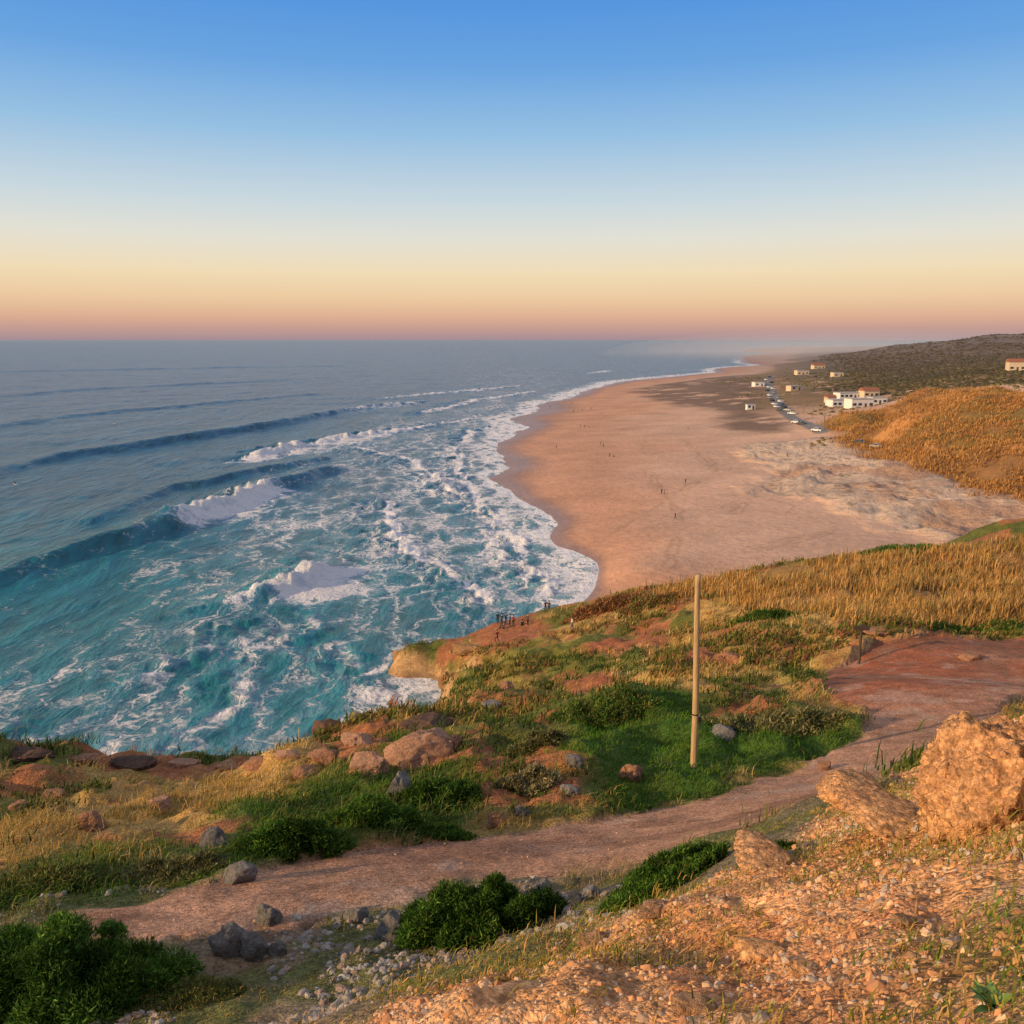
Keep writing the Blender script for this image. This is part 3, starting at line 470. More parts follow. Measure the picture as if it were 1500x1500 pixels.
rock(348,1294,46,24,'grey','lone grey brown rock on the upper verge of the path',4,15)
rock(390,1356,36,28,'grey','pointed grey rock on the lower verge of the path',4,11)
rock(332,1400,54,40,'grey','blue grey boulder, left one of the pair by the gully shrub',4,9)
rock(372,1406,46,36,'grey','light grey boulder, right one of the pair by the gully shrub',4,9)
rock(405,1400,28,18,'grey','small grey rock just right of the pair of gully boulders',3,9)
rock(520,1350,36,18,'grey','low grey rock among rubble under the path bend',3,10)
rock(572,1378,50,36,'grey','pale grey rock at the left side of the dark green bush',4,9)
rock(795,1326,36,34,'grey','lichen spotted rock at the right side of the dark green bush',4,10)
rock(865,1316,34,14,'grey','small slab of grey rubble rock between the two gully bushes',3,11)
rock(310,1246,42,28,'grey','brown grey rock in dry grass above the path at left',4,18)
rock(132,1216,40,26,'red','tawny rock in the golden grass at far left',4,20)
rock(75,1174,34,14,'red','small russet rock near the left cliff edge',3,25)
rock(25,1188,30,12,'red','small rust rock at the left frame edge in golden grass',3,25)
rock(440,1140,40,14,'red','brown rock under the rust brown ridge rock',3,25)
rock(330,1128,34,10,'tan','pale tan rock on the cliff top among dry grass',3,30)
rock(1210,1128,20,11,'red','small red rock lying on the far bend of the path',3,25)
rock(1425,967,34,8,'red','rust red flat rock on the bare red clearing',3,30)
rock(1290,928,50,6,'red','long low red ledge rock at the edge of the clearing',3,45)
rock(1075,966,28,8,'red','red brown rock on the trail behind the wooden pole',3,40)
rock(720,1038,32,8,'grey','small grey rock in the scrub above the pinkish slabs',3,40)
rock(740,1008,26,8,'red','russet rock on the olive slope over the cliff',3,55)
rock(1118,1406,70,14,'boulder','tan slab embedded in the gravel slope, left of the two slabs',5,3,.8,1,9,None,2.8,1.3)
rock(1180,1430,50,11,'boulder','small pinkish rock in the gravel slope right of the tan slab',5,3,.8,4,9,None,2.8,1.3)
rock(1330,1358,36,10,'tan','small cream stone in the gravel below the huge boulder',4,3)
rock(1125,1276,80,9,'boulder','low tan rock on the crest of the gravel slope',5,6,1.6,0,9,None,2.8,1.4)
rock(1320,1222,110,10,'boulder','broad orange ledge rock left below the huge boulder',5,5,1.6,8,9,None,2.8,1.4)
rock(870,1386,50,9,'tan','small tan rock poking out at the lower crest of the slope',4,4)
rock(960,1340,50,9,'tan','small ochre rock midway along the crest of the slope',4,4)
rock(478,1076,48,18,'dark','dark wet rock awash in the foam off the cove',4,80,.8,0,7,WZ(478,1076,0.1))
rock(1020,1482,60,9,'tan','flat pinkish stone in the gravel at the bottom of the slope',4,2)
for i,(px,py,w_,h_,lab) in enumerate([(600,976,56,26,'sunlit sandstone block at the seaward corner of the low cliff'),(634,980,54,34,'sunlit sandstone block in the low cliff, second from the seaward corner'),(664,984,50,38,'sunlit sandstone block in the low cliff, third from the seaward corner'),(657,1008,34,26,'sandstone block at the inner end of the low cliff above the cove'),(690,955,60,10,'tan rock ledge on top of the low cliff')]):
    rock(px,py,w_,h_,'cliff',lab,5,80,.6,20+i,12,WZ(px,py,.2) if i<4 else None,6,2.2,'rock')
# ------------------------------------------------------------------ shrubs
def shrub(px,py,wpx,hpx,pal,label,cat='shrub',n=2600,Y0=5,frond=.1,name='shrub',group=None):
    g=G(px,py,H,Y0); sc=math.hypot(g[1],CH-g[2])/F; w=wpx*sc; h=hpx*sc*.72; rs=np.random.default_rng(int(px*3+py)); n=int(n*2.4)
    root=empty(name,(g[0],g[1]+w*.25,g[2])); tag(root,label,cat,group)
    nl=max(30,int(26*w/h)); rr=np.sqrt(rs.random(nl)); aa=rs.uniform(0,6.28,nl); lx=rr*np.cos(aa); ly=rr*np.sin(aa)*.55; lh=(1-.8*rr**2)*rs.uniform(.3,1.,nl)*.8; lr=rs.uniform(.06,.2,nl); br=rs.uniform(.5,1.5,nl)
    i=rs.integers(0,nl,n); d=rs.normal(size=(n,3)); d[:,2]=np.abs(d[:,2])*.9-.2; d/=np.linalg.norm(d,axis=1)[:,None]; rad=lr[i]*rs.uniform(.4,1.3,n)
    C=np.stack([lx[i]*w*.5,ly[i]*w*.5,lh[i]*h],1)+d*np.stack([rad*w*.5,rad*w*.5,rad*h*1.1],1)
    dn=rs.random(n)<.5; C[dn,2]*=rs.random(dn.sum()); C[dn,:2]*=1.04
    gx=H(C[:,0]+g[0],C[:,1]+g[1]+w*.25)-g[2]; C[:,2]=np.maximum(C[:,2]*.95+gx,gx+.01)
    u=d*.6+np.array([0,0,.45])+rs.normal(0,.5,(n,3)); u/=np.linalg.norm(u,axis=1)[:,None]; sd=np.cross(u,rs.normal(size=(n,3))); sd/=np.linalg.norm(sd,axis=1)[:,None]
    L=frond*h*rs.uniform(.5,1.5,n)[:,None]; Wd=L*.12
    V=np.stack([C-u*L*.3,C+sd*Wd+u*L*.1,C+u*L*.8,C-sd*Wd+u*L*.1],1).reshape(-1,3); Fc=np.arange(n)[:,None]*4+np.array([[0,1,2,3]])
    pc=np.array(pal)[rs.integers(0,len(pal),n)]*rs.uniform(.55,1.45,(n,1))*br[i][:,None]; mesh_np('foliage',V,Fc,ML,None,np.clip(np.repeat(pc,4,0),0,1),root)
    bm=bmesh.new()
    for k in range(5):
        j=rs.integers(0,nl); a=Vector((rs.uniform(-.04,.04)*w,rs.uniform(-.04,.04)*w,-.1*h)); b=Vector((lx[j]*w*.28,ly[j]*w*.28,lh[j]*h*.6)); v=b-a
        r_=bmesh.ops.create_cone(bm,cap_ends=True,segments=6,radius1=.025*h,radius2=.008*h,depth=v.length)
        q=v.to_track_quat('Z','Y').to_matrix().to_4x4(); q.translation=(a+b)/2; bmesh.ops.transform(bm,matrix=q,verts=r_['verts'])
    bm_obj('stem',bm,MBARK,root); return root
DG=[(.05,.115,.016),(.07,.155,.022),(.035,.085,.014),(.13,.21,.035)]; OL=[(.16,.17,.045),(.22,.19,.06),(.10,.135,.035)]; GR=[(.24,.22,.115),(.30,.25,.13),(.16,.16,.07)]; RD=[(.28,.12,.055),(.32,.155,.06),(.18,.105,.045)]
shrub(690,1388,215,140,DG,'dense dark green bush beside the lower edge of the dirt path',n=30000,frond=.075)
shrub(50,1498,310,185,DG,'big dark green bush in the bottom left corner',n=50000,frond=.055)
shrub(985,1300,165,95,DG,'spreading dark green bush under the gravel slope crest',n=18000,frond=.095)
shrub(1130,1258,70,44,DG,'small green bush tucked against the gravel slope crest',n=4600,frond=.14)
shrub(250,1480,150,36,OL,'low yellowish green shrub right of the big corner bush',n=6000,frond=.18)
shrub(420,1256,150,78,DG,'leafy green shrub above the path at left of centre',n=10000,Y0=15,frond=.12)
shrub(545,1212,130,70,DG,'green shrub left of the upright dark grey rock',n=8000,Y0=15,frond=.12)
shrub(640,1182,120,64,DG,'green shrub under the pinkish slabs, by the red trail',n=8000,Y0=15,frond=.12)
shrub(650,1228,80,26,DG,'low bright green shrub at the upper path verge near the red trail',n=3400,Y0=15,frond=.24)
shrub(240,1298,130,48,OL+GR,'grey green straggly shrub above the path bend at left',n=4600,Y0=14,frond=.2)
shrub(60,1308,150,46,OL,'olive green shrub at the left frame edge above the path',n=4600,Y0=14,frond=.2)
shrub(770,1165,80,44,GR,'dry grey brown shrub right of the red trail',n=3600,Y0=15,frond=.24)
shrub(780,1100,90,38,OL+GR,'olive shrub on the bank above the dry grey brown shrub',n=3600,Y0=20,frond=.24)
shrub(1150,1076,210,36,GR+OL,'wide pale dry thicket on the mound right of the wooden pole',n=7000,Y0=22,frond=.28)
shrub(900,1058,170,28,DG+OL,'dark green thicket on the mound left of the wooden pole',n=5000,Y0=22,frond=.28)
shrub(880,900,100,26,RD,'reddish brown bush on the ridge above the cliff tip',n=2200,Y0=80,frond=.28)
shrub(960,888,90,20,RD+OL,'rust and olive bush on the ridge at the start of the reeds',n=1800,Y0=80,frond=.28)
shrub(1330,813,120,18,DG,'dark green bush on the skyline of the reed ridge',n=2000,Y0=80,frond=.32)
shrub(1130,904,120,22,DG,'dark green bush below the reed bed left of the small signpost',n=2400,Y0=60,frond=.28)
shrub(1390,926,140,22,DG,'long dark green hedge like bush at the back of the red clearing',n=2800,Y0=50,frond=.28)
shrub(1470,924,90,18,DG+OL,'olive green bush at the right end of the red clearing',n=1800,Y0=50,frond=.28)
shrub(480,1108,30,16,OL,'tiny olive shrub beside the rust brown ridge rock',n=700,Y0=30,frond=.28)
shrub(1345,1118,50,30,OL,'small green shrub behind the crest left of the huge boulder',n=1500,Y0=15,frond=.22)
# leafy rosette plant in the near corner
g=G(1455,1480,H,1.2); root=empty('rosette_plant',g); tag(root,'bright green broad leaved plant at the bottom right corner','plant')
bm=bmesh.new()
for k in range(15):
    a=k*2.4; L=.10+.06*random.random(); el=R(25+45*random.random()); rows=[]
    for i in range(6):
        t=i/5; wv=.018*math.sin(math.pi*(.12+.86*t)); d=Vector((math.cos(a),math.sin(a),0)); sdv=Vector((-math.sin(a),math.cos(a),0)); p=d*(L*t*math.cos(el))+Vector((0,0,L*(t*math.sin(el)-.55*t*t*math.sin(el)+.02)))
        rows.append([bm.verts.new(p-sdv*wv+Vector((0,0,.006))),bm.verts.new(p),bm.verts.new(p+sdv*wv+Vector((0,0,.006)))])
    for r0,r1 in zip(rows[:-1],rows[1:]):
        for j in (0,1): bm.faces.new((r0[j],r0[j+1],r1[j+1],r1[j]))
bm_obj('foliage',bm,plain('rosette_leaf',(.14,.24,.045),.5,.25,20),root,True)
# ------------------------------------------------------------------ pole and small signpost
b=G(1016,1124,H,20); top=W(1023,842,b[1]); hgt=top[2]-b[2]
root=empty('wooden_pole',(b[0],b[1],b[2]-.1)); tag(root,'tall weathered wooden pole standing alone in the green hollow','pole')
bm=bmesh.new(); rings=[]
for i in range(25):
    t=i/24; r=.135-.035*t; cx=(top[0]-b[0])*t+.02*math.sin(t*5); cz=(hgt+.1)*t; ring=[]
    for k in range(14):
        a=k/14*2*math.pi; rr=r*(1+.06*mnoise.noise(Vector((math.cos(a)*1.5,math.sin(a)*1.5,t*4)))); ring.append(bm.verts.new((cx+rr*math.cos(a),rr*math.sin(a),cz+(.05*math.cos(a) if i==24 else 0))))
    rings.append(ring)
for r0,r1 in zip(rings[:-1],rings[1:]):
    for k in range(14): bm.faces.new((r0[k],r0[(k+1)%14],r1[(k+1)%14],r1[k]))
bm.faces.new(rings[-1]); bm_obj('shaft',bm,MWOOD,root,True)
def boxbm(bm,c,s_,bev=0):
    r_=bmesh.ops.create_cube(bm,size=1); vs=r_['verts']; bmesh.ops.scale(bm,vec=s_,verts=vs); bmesh.ops.translate(bm,vec=c,verts=vs)
    if bev: bmesh.ops.bevel(bm,geom=list({e for v in vs for e in v.link_edges}),offset=bev,segments=2,affect='EDGES')
bm=bmesh.new(); t=.27; boxbm(bm,((top[0]-b[0])*t+.17,0,hgt*t),(.14,.15,.22),.03); bm_obj('cable_box',bm,MBLK,root)
bm=bmesh.new(); bmesh.ops.create_cone(bm,segments=16,radius1=.145,radius2=.145,depth=.05,cap_ends=False); bmesh.ops.translate(bm,vec=((top[0]-b[0])*.3,0,hgt*.3),verts=bm.verts); bm_obj('strap',bm,MBLK,root)
def signpost(px,py,hpx,label,board=True):
    b=G(px,py,H,40); sc=b[1]/F; h=hpx*sc; root=empty('signpost',b); tag(root,label,'signpost')
    bm=bmesh.new(); bmesh.ops.create_cone(bm,segments=8,radius1=.11,radius2=.09,depth=h+.3,cap_ends=True); bmesh.ops.translate(bm,vec=(0,0,h/2-.15),verts=bm.verts); bm_obj('post',bm,MDW,root)
    if board:
        bm=bmesh.new(); boxbm(bm,(0,-.14,h*.94),(1.05,.05,.34),.01); bm_obj('board',bm,MDW,root)
signpost(1258,972,62,'short dark signpost with small board beside the red clearing')
# ------------------------------------------------------------------ people
def person_mesh(pose):
    J={'pelvis':(0,0,.95,.13,'leg'),'spine':(0,0,1.14,.125,'top'),'chest':(0,0,1.34,.145,'top'),'neck':(0,.0,1.5,.055,'skin'),'head':(0,.02,1.6,.09,'skin'),'crown':(0,.015,1.69,.085,'skin')}
    for s_,S in ((-1,'l'),(1,'r')):
        J.update({'sh'+S:(s_*.19,0,1.42,.062,'top'),'el'+S:(s_*.25,-.03,1.15,.046,'top'),'wr'+S:(s_*.25,.06,.92,.034,'skin'),'ha'+S:(s_*.25,.09,.82,.036,'skin'),'hi'+S:(s_*.095,0,.9,.09,'leg'),'kn'+S:(s_*.1,.03,.5,.066,'leg'),'an'+S:(s_*.1,0,.1,.045,'leg'),'to'+S:(s_*.11,.15,.04,.042,'shoe')})
    if pose=='walk':
        J['knl']=(-.1,.16,.53,.066,'leg');J['anl']=(-.1,.22,.12,.045,'leg');J['tol']=(-.1,.37,.07,.042,'shoe');J['knr']=(.1,-.06,.5,.066,'leg');J['anr']=(.1,-.3,.15,.045,'leg');J['tor']=(.1,-.2,.04,.042,'shoe');J['wrl']=(-.25,-.16,.95,.034,'skin');J['hal']=(-.25,-.2,.86,.036,'skin');J['wrr']=(.25,.2,.97,.034,'skin');J['har']=(.25,.27,.9,.036,'skin')
    if pose=='photo':
        for s_,S in ((-1,'l'),(1,'r')): J['el'+S]=(s_*.24,.16,1.25,.046,'top');J['wr'+S]=(s_*.1,.33,1.45,.034,'skin');J['ha'+S]=(s_*.06,.36,1.52,.036,'skin')
    if pose=='sit':
        for k in list(J): J[k]=(J[k][0],J[k][1],J[k][2]-.83)+J[k][3:]
        for s_,S in ((-1,'l'),(1,'r')): J['kn'+S]=(s_*.13,.4,.42,.066,'leg');J['an'+S]=(s_*.13,.62,.1,.045,'leg');J['to'+S]=(s_*.14,.76,.05,.042,'shoe');J['wr'+S]=(s_*.2,.25,.38,.034,'skin');J['ha'+S]=(s_*.16,.34,.42,.036,'skin')
    E=[('pelvis','spine'),('spine','chest'),('chest','neck'),('neck','head'),('head','crown')]
    for S in 'lr': E+=[('chest','sh'+S),('sh'+S,'el'+S),('el'+S,'wr'+S),('wr'+S,'ha'+S),('pelvis','hi'+S),('hi'+S,'kn'+S),('kn'+S,'an'+S),('an'+S,'to'+S)]
    bm=bmesh.new(); lay=bm.verts.layers.skin.verify(); vs={}
    for k,(a,b_,c,r,_) in J.items():
        v=bm.verts.new((a,b_,c)); v[lay].radius=(r,r*.8 if k in('spine','chest','pelvis') else r); v[lay].use_root=(k=='pelvis'); vs[k]=v
    for a,b_ in E: bm.edges.new((vs[a],vs[b_]))
    me=bpy.data.meshes.new('sk'); bm.to_mesh(me); bm.free(); o=bpy.data.objects.new('sk',me); COL.objects.link(o); o.modifiers.new('s','SKIN'); sb=o.modifiers.new('u','SUBSURF'); sb.levels=1
    dg=bpy.context.evaluated_depsgraph_get(); dg.update(); nm=bpy.data.meshes.new_from_object(o.evaluated_get(dg)); bpy.data.objects.remove(o)
    nm.materials.clear(); K={'skin':0,'top':1,'leg':2,'shoe':3}
    for _ in range(4): nm.materials.append(None)
    pts=[]
    for a,b_ in E:
        A=Vector(J[a][:3]);B=Vector(J[b_][:3])
        for t in (.0,.3,.6,1.): pts.append((A.lerp(B,t),K[J[b_][4]] if t>.25 else K[J[a][4]]))
    for p in nm.polygons: p.material_index=min(pts,key=lambda q:(q[0]-p.center).length_squared)[1]; p.use_smooth=True
    return nm,J['crown'][:3]
PM={k:person_mesh(k) for k in('stand','walk','photo','sit')}
SK=plain('skin',(.45,.26,.18),.6); HAIR=plain('hair',(.03,.02,.015),.7); SHOE=plain('shoe',(.04,.04,.04),.7)
CL={'black':plain('black_cloth',(.018,.018,.02),.9),'navy':plain('navy_cloth',(.02,.03,.07),.9),'red':plain('red_cloth',(.3,.03,.025),.9),'white':plain('white_cloth',(.6,.58,.56),.9),'grey':plain('grey_cloth',(.14,.14,.15),.9),'blue':plain('denim',(.05,.08,.16),.9),'olive':plain('olive_cloth',(.08,.08,.04),.9),'pink':plain('pink_cloth',(.5,.2,.2),.9)}
MC={}
def person(loc,rz,pose,top_,leg_,label,group=None,hair=True,sc=1.):
    key=(pose,top_,leg_)
    if key not in MC:
        me=PM[pose][0].copy()
        for i,m in enumerate((SK,CL[top_],CL[leg_],SHOE)): me.materials[i]=m
        MC[key]=me
    o=bpy.data.objects.new('person',MC[key]); COL.objects.link(o); o.location=loc; o.rotation_euler=(0,0,rz); o.scale=(sc,)*3; tag(o,label,'person',group)
    if hair:
        V,Fc=ico(2); V=V*np.array([.105,.115,.1]); c=PM[pose][1]; V=V+np.array([c[0],c[1]-.025,c[2]+.02]); mesh_np('hair',V,Fc,HAIR,smooth=True,parent=o)
for px,py,rz,po,t,l,lab in [
 (729,914,.3,'stand','black','navy','person in black at the left end of the cliff tip group'),(735,916,2.6,'stand','navy','black','person in navy jacket, second from left in the cliff tip group'),(741,915,-.4,'photo','black','blue','person in black with both hands raised to the face in the group'),
 (747,917,1.2,'stand','grey','black','person in grey top in the middle of the cliff tip group'),(752,918,.1,'stand','red','black','person in red top standing at the right of the cliff tip group'),(738,921,1.9,'sit','navy','navy','person in navy sitting on the rock ledge in front of the group'),
 (765,917,.6,'sit','black','black','person in black sitting apart to the right of the group'),(773,916,-.9,'stand','olive','black','person in olive jacket standing right of the sitting one'),(728,941,.8,'walk','red','navy','person in red walking on the red trail below the group'),
 (799,897,.2,'stand','black','black','person in black at the outermost cliff tip, left of the pair'),(804,897,-.3,'stand','navy','black','person in navy at the outermost cliff tip, right of the pair'),(838,923,1.7,'walk','white','blue','person in white top walking on the grass behind the cliff tip')]:
    g=G(px,py,H,60); person((g[0],g[1],H1(g[0],g[1])),rz,po,t,l,lab)
bl=[(969,724,'tiny dark figure standing mid beach, left of a close pair','stand'),(973,724,'tiny dark figure standing mid beach, right of a close pair','stand'),(1004,709,'lone tiny figure on the sand right of the mid beach pair','walk'),(989,761,'nearest lone figure walking on the sand','walk'),(880,653,None,'walk'),(884,655,None,'stand'),(876,667,None,'stand'),(893,670,None,'walk'),(898,669,None,'sit'),(850,625,None,'stand'),(856,627,None,'walk'),(863,627,None,'stand'),(838,592,None,'stand'),(806,597,None,'walk'),(853,602,None,'stand'),(866,600,None,'walk'),(815,657,'lone tiny figure near the waterline on the left of the beach','stand'),(1153,670,'lone tiny figure on the rough sand below the road','stand'),(1008,629,None,'walk'),(840,604,None,'stand')]
for i,(px,py,lab,po) in enumerate(bl):
    g=G(px,py,Hb,140,1500); person(g,i*1.3,po,random.choice(['black','navy','grey','red']),random.choice(['black','navy','blue']),lab or 'tiny dark figure among walkers far along the beach','walkers far along the beach' if not lab else None,False)
MBRD=plain('surfboard',(.65,.62,.55),.4)
for px,py,lab in [(22,709,'surfer'),(168,620,'surfer')]:
    g=WZ(px,py,.7); wh='nearer, at the left frame edge' if px<100 else 'farther out, beyond the long swell'
    V,Fc=ico(3); V=V*np.array([.28,1.2,.06]); V[:,2]+=.22*np.clip(V[:,1]/1.2,0,1)**3; o=mesh_np('surfboard',V,Fc,MBRD,smooth=True); o.location=g; o.rotation_euler=(0,0,.9); tag(o,'pale surfboard afloat under the surfer '+wh,'surfboard')
    person((g[0],g[1],g[2]+.05),.9,'sit','black','black','surfer in black wetsuit sitting on a board '+wh,None,True)
# ------------------------------------------------------------------ buildings, cars, poles on the far coast
MW=plain('white_render',(.72,.69,.65),.8,.06,.5); MCR=plain('cream_render',(.6,.48,.34),.8,.06,.5); MRF=plain('tile_roof',(.30,.11,.06),.8,.2,2); MGL=plain('window_glass',(.04,.05,.06),.15,.1); MGR=plain('flat_roof',(.4,.38,.36),.9)
def house(px,py,w,d,h,roof,mat,label,rz=.2,nwin=4,Y0=200,name='house',cat='building'):
    g=G(px,py,Hb,Y0,2500); root=empty(name,(g[0],g[1]+d/2,g[2]),rz); tag(root,label,cat)
    bm=bmesh.new(); boxbm(bm,(0,0,h/2-.75),(w,d,h+1.5)); bm_obj('wall',bm,mat,root)
    bm=bmesh.new()
    if roof=='gable':
        e=.4; pv=[bm.verts.new(p) for p in [(-w/2-e,-d/2-e,h),(w/2+e,-d/2-e,h),(w/2+e,d/2+e,h),(-w/2-e,d/2+e,h),(-w/2-e,0,h+d*.28),(w/2+e,0,h+d*.28)]]
        for f in ((0,1,5,4),(2,3,4,5),(0,4,3),(1,2,5),(3,2,1,0)): bm.faces.new([pv[i] for i in f])
        bmesh.ops.translate(bm,vec=(0,0,.003),verts=bm.verts)
    else: boxbm(bm,(0,0,h+.16),(w+.5,d+.5,.3))
    bm_obj('roof',bm,MRF if roof=='gable' else MGR,root)
    for k in range(nwin):
        xx=-w/2+(k+.5)*w/nwin
        if k==nwin//2:
            bm=bmesh.new(); boxbm(bm,(xx,-d/2-.03,1.05),(1.0,.1,2.1)); bm_obj('door',bm,MDW,root)
        else:
            bm=bmesh.new(); boxbm(bm,(xx,-d/2-.02,1.65),(min(1.8,w/nwin*.62),.08,1.2)); bm_obj('window',bm,MGL,root)
house(1232,596,11,8,3.6,'flat',MW,'white flat roofed beach building, left block of the white complex',.15,4)
house(1262,597,12,8,4.2,'flat',MW,'taller white flat roofed beach building in the middle of the white complex',.15,4)
house(1288,592,8,7,3.4,'flat',MW,'small white annex at the right end of the white complex',.1,3)
house(1248,584,16,8,3.2,'flat',MW,'long low white building behind the white complex',.15,6)
house(1276,582,9,7,3.6,'gable',MCR,'cream tiled house behind the right end of the white complex',.1,3)
house(1218,590,5,5,3,'gable',MCR,'little cream hut at the left end of the white complex',.1,2)
house(1492,543,9,7,5,'gable',MCR,'cream two level house with tiled roof high on the right hill',-.2,3)
house(1100,600,4.5,3,2.6,'flat',MW,'small white kiosk alone at the edge of the dune',.1,2,name='kiosk',cat='kiosk')
house(1112,566,8,7,3.2,'flat',MW,'small far house left of the parked cars on the coast road',.1,2)
house(1176,549,12,8,4,'flat',MCR,'far cream house right of the coast road',.1,3)
house(1200,540,14,9,4,'gable',MCR,'farthest pale house below the wooded hill',.1,3)
house(1228,552,9,7,3.5,'flat',MCR,'low cream shed on the flat ground below the wooded hill',.1,2)
house(1165,572,9,6,3,'flat',MCR,'low beige hut right of the parked cars',.3,2)
bm=bmesh.new(); prof=[(-2.1,.3),(-2.15,.75),(-1.9,.95),(-1.3,1.0),(-.9,1.45),(.7,1.48),(1.25,1.0),(2.0,.88),(2.15,.6),(2.1,.3)]
A=[bm.verts.new((a,-.85,c)) for a,c in prof]; B=[bm.verts.new((a,.85,c)) for a,c in prof]; n=len(prof)
for i in range(n):
    f=bm.faces.new((A[i],A[(i+1)%n],B[(i+1)%n],B[i])); f.material_index=1 if i in (3,5) else 0
bm.faces.new(A[::-1]); bm.faces.new(B)
for sx in (-1.35,1.35):
    for sy in (-.8,.8):
        r_=bmesh.ops.create_cone(bm,segments=14,radius1=.33,radius2=.33,depth=.2,cap_ends=True); bmesh.ops.rotate(bm,verts=r_['verts'],cent=(0,0,0),matrix=Matrix.Rotation(R(90),3,'X')); bmesh.ops.translate(bm,vec=(sx,sy,.33),verts=r_['verts'])
        for f in {f for v in r_['verts'] for f in v.link_faces}: f.material_index=2
for sy in (-.86,.86):
    q=[bm.verts.new((a,sy,c)) for a,c in ((-1.2,1.02),(-.85,1.4),(.65,1.42),(1.1,1.02))]; f=bm.faces.new(q); f.material_index=1
CARM=bpy.data.meshes.new('parked_car'); bm.to_mesh(CARM); bm.free()
PC={'white':plain('white_car_paint',(.7,.7,.7),.35,.03),'dark':plain('dark_car_paint',(.03,.03,.035),.3,.03),'silver':plain('silver_car_paint',(.35,.36,.38),.3,.03,8,.4),'blue':plain('blue_car_paint',(.04,.08,.2),.3,.03)}
CMS={}
for k,m in PC.items():
    me=CARM.copy(); me.materials.append(m); me.materials.append(MGL); me.materials.append(MBLK); CMS[k]=me
for i,(px,py,c) in enumerate([(1122,557,'white'),(1130,561,'dark'),(1121,564,'silver'),(1132,570,'white'),(1124,573,'dark'),(1127,580,'white'),(1140,584,'silver'),(1131,588,'dark'),(1145,594,'blue'),(1137,597,'white'),(1166,620,'white'),(1173,622,'dark'),(1196,632,'white'),(1258,650,'dark'),(1284,656,'silver'),(1127,553,'dark'),(1134,576,'silver'),(1143,589,'white'),(1149,598,'dark'),(1154,602,'silver'),(1128,584,'silver'),(1134,593,'white'),(1143,602,'dark'),(1160,607,'white'),(1126,568,'white')]):
    g=G(px,py,Hb,200,2500); o=bpy.data.objects.new('parked_car',CMS[c]); COL.objects.link(o); o.location=g; o.rotation_euler=(0,0,1.75 if py<600 else 2.4); tag(o,'small %s car parked along the far coast road'%c,'car','%s cars along the coast road'%c)
MPOL=plain('pole_wood',(.22,.17,.12),.8)
for i,(px,py,h) in enumerate([(1143,562,9),(1141,580,9),(1190,612,8),(1206,632,7),(1135,552,9),(1160,598,8),(1176,606,8),(1118,590,7)]):
    g=G(px,py,Hb,200,2500); root=empty('utility_pole',g); tag(root,'thin utility pole beside the far coast road','utility pole','utility poles along the coast road')
    bm=bmesh.new(); bmesh.ops.create_cone(bm,segments=8,radius1=.2,radius2=.13,depth=h+1,cap_ends=True); bmesh.ops.translate(bm,vec=(0,0,h/2-.5),verts=bm.verts); bm_obj('shaft',bm,MPOL,root)
    bm=bmesh.new(); boxbm(bm,(0,-.2,h*.94),(1.6,.12,.12)); bm_obj('crossarm',bm,MPOL,root)
# far wood: one mass
def fm(x,y):
    b=BH(x,y); return ss(11,16,b)*ss(.26,.4,fbm(x,y,140,4,401)+.05)*(1-m_dune(x,y))
x,y=scatter(44000,520,1900,14,42,fm); z=Hb(x,y); n=min(len(x),22000); x,y,z=x[:n],y[:n],z[:n]; r=rng.uniform(1.2,2.1,n)*(1+ss(700,1300,y)*.6); hzc=(ss(450,1400,y)*.55+.15)[:,None]  # hzc: distance haze painted into the tree colours
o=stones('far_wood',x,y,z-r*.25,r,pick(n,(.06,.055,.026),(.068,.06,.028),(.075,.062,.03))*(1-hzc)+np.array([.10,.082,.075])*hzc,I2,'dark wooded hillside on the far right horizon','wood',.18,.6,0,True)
x,y=scatter(9000,330,1200,9,40,lambda x,y:ss(6,8.5,BH(x,y))*(1-m_dune(x,y))*ss(6,9,dline(x,y,ROADL))*ss(.42,.55,fbm(x,y,35,4,411))); z=Hb(x,y); n=min(len(x),4000); x,y,z=x[:n],y[:n],z[:n]; r=rng.uniform(.4,1.3,n)
stones('coastal_scrub',x,y,z,r,pick(n,(.14,.12,.05),(.20,.13,.06),(.11,.11,.045)),I2,'low dark scrub on the flat ground behind the beach','scrub',.3,.6,0,True)
# mist bank over the far surf: nested shells thin out towards the edge
V,Fc=ico(4); m=bpy.data.materials.new('mist'); m.use_nodes=True; t=m.node_tree; t.nodes.remove(t.nodes['Principled BSDF']); vs=t.nodes.new('ShaderNodeVolumeScatter'); vs.inputs['Color'].default_value=(.92,.86,.92,1); vs.inputs['Density'].default_value=.00015; t.links.new(vs.outputs[0],t.nodes['Material Output'].inputs['Volume'])
for f_,dx in ((1.,0),(.84,0),(.68,0),(.54,0),(.4,0)):
    o=mesh_np('sea_mist',V*np.array([640*f_,1350*f_,76*f_**.8]),Fc,m,smooth=True); o.location=(880+dx,2400-350*(1-f_),-4); tag(o,kind='structure')
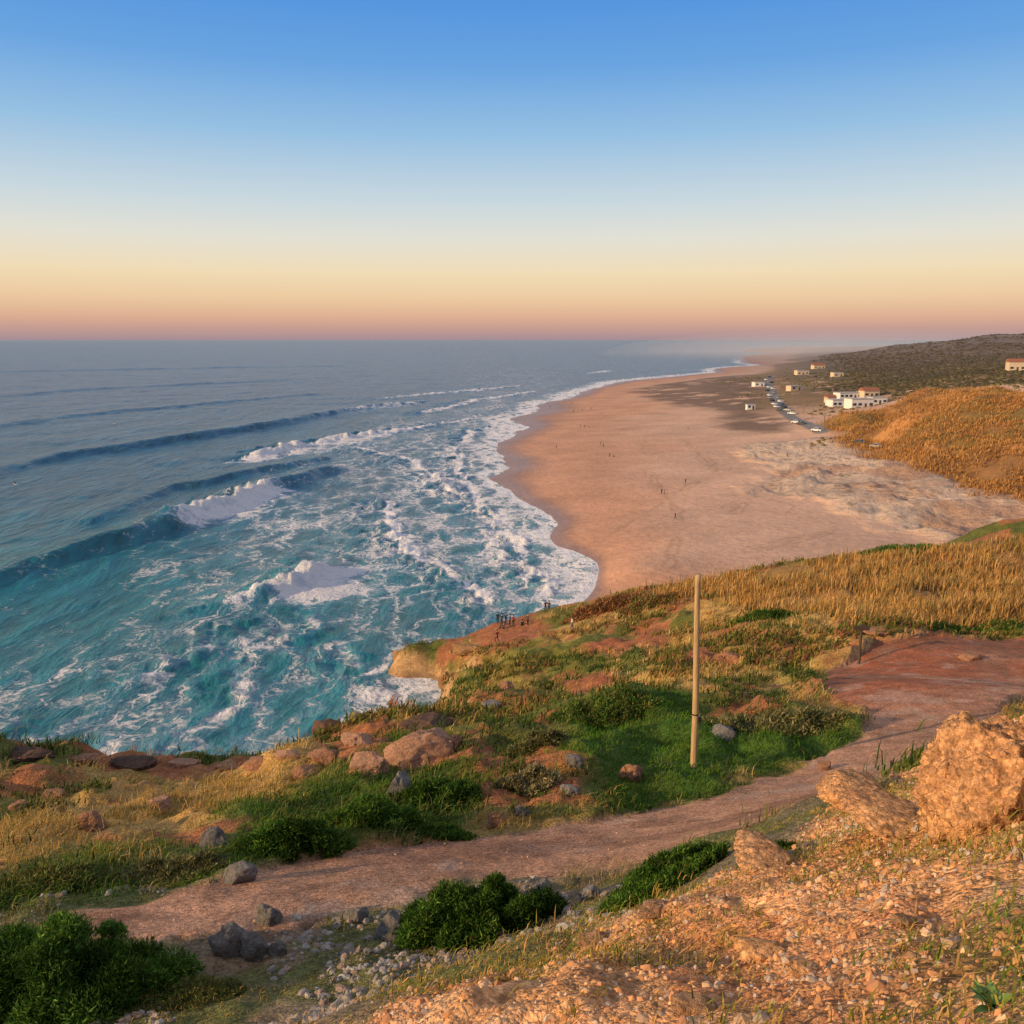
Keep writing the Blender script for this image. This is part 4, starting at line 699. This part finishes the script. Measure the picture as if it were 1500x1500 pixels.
# ------------------------------------------------------------------ light, world, camera
EL=R(16); hd=Vector((.92,.39,0)).normalized(); d=Vector((hd.x*math.cos(EL),hd.y*math.cos(EL),-math.sin(EL)))
L=bpy.data.lights.new('sun','SUN'); L.energy=5; L.angle=R(.6); L.color=(1,.67,.34); so=bpy.data.objects.new('sun',L); COL.objects.link(so); so.rotation_euler=d.to_track_quat('-Z','Y').to_euler()
w=bpy.data.worlds.new('World'); scene.world=w; w.use_nodes=True; t=w.node_tree; bg=t.nodes['Background']; out=t.nodes['World Output']
sky=t.nodes.new('ShaderNodeTexSky'); sky.sky_type='NISHITA'; sky.sun_disc=False; sky.sun_elevation=EL; sky.sun_rotation=math.atan2(-hd.x,-hd.y); bg.inputs[1].default_value=.06; t.links.new(sky.outputs[0],bg.inputs[0])
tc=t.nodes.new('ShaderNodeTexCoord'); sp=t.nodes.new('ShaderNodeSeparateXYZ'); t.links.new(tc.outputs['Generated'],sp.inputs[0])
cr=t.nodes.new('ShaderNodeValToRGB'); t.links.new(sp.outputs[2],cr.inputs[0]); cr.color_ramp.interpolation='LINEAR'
st=[(0,(168,144,152)),(.013,(203,160,147)),(.024,(225,178,149)),(.045,(241,206,163)),(.071,(244,223,185)),(.105,(231,228,215)),(.141,(206,220,226)),(.207,(153,195,230)),(.2686,(108,167,228)),(.325,(86,151,225)),(.42,(100,150,215)),(.62,(180,180,190)),(1.,(190,185,188))]  # top stops, above the frame, set pale and neutral as added ambient fill
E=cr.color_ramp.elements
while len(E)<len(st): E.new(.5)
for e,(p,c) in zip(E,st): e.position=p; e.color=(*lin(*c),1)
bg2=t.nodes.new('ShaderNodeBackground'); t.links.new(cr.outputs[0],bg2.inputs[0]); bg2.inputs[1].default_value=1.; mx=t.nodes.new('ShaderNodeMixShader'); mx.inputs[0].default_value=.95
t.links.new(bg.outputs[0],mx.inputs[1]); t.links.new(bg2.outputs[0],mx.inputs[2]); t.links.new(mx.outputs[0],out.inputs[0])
cam=bpy.data.cameras.new('camera'); cam.angle=2*math.atan(750/F); cam.clip_start=.1; cam.clip_end=200000; co=bpy.data.objects.new('camera',cam); COL.objects.link(co); co.location=(0,0,CH); co.rotation_euler=(R(90)-TH,0,0); scene.camera=co
scene.view_settings.view_transform='Standard'; scene.view_settings.look='None'; scene.view_settings.exposure=0
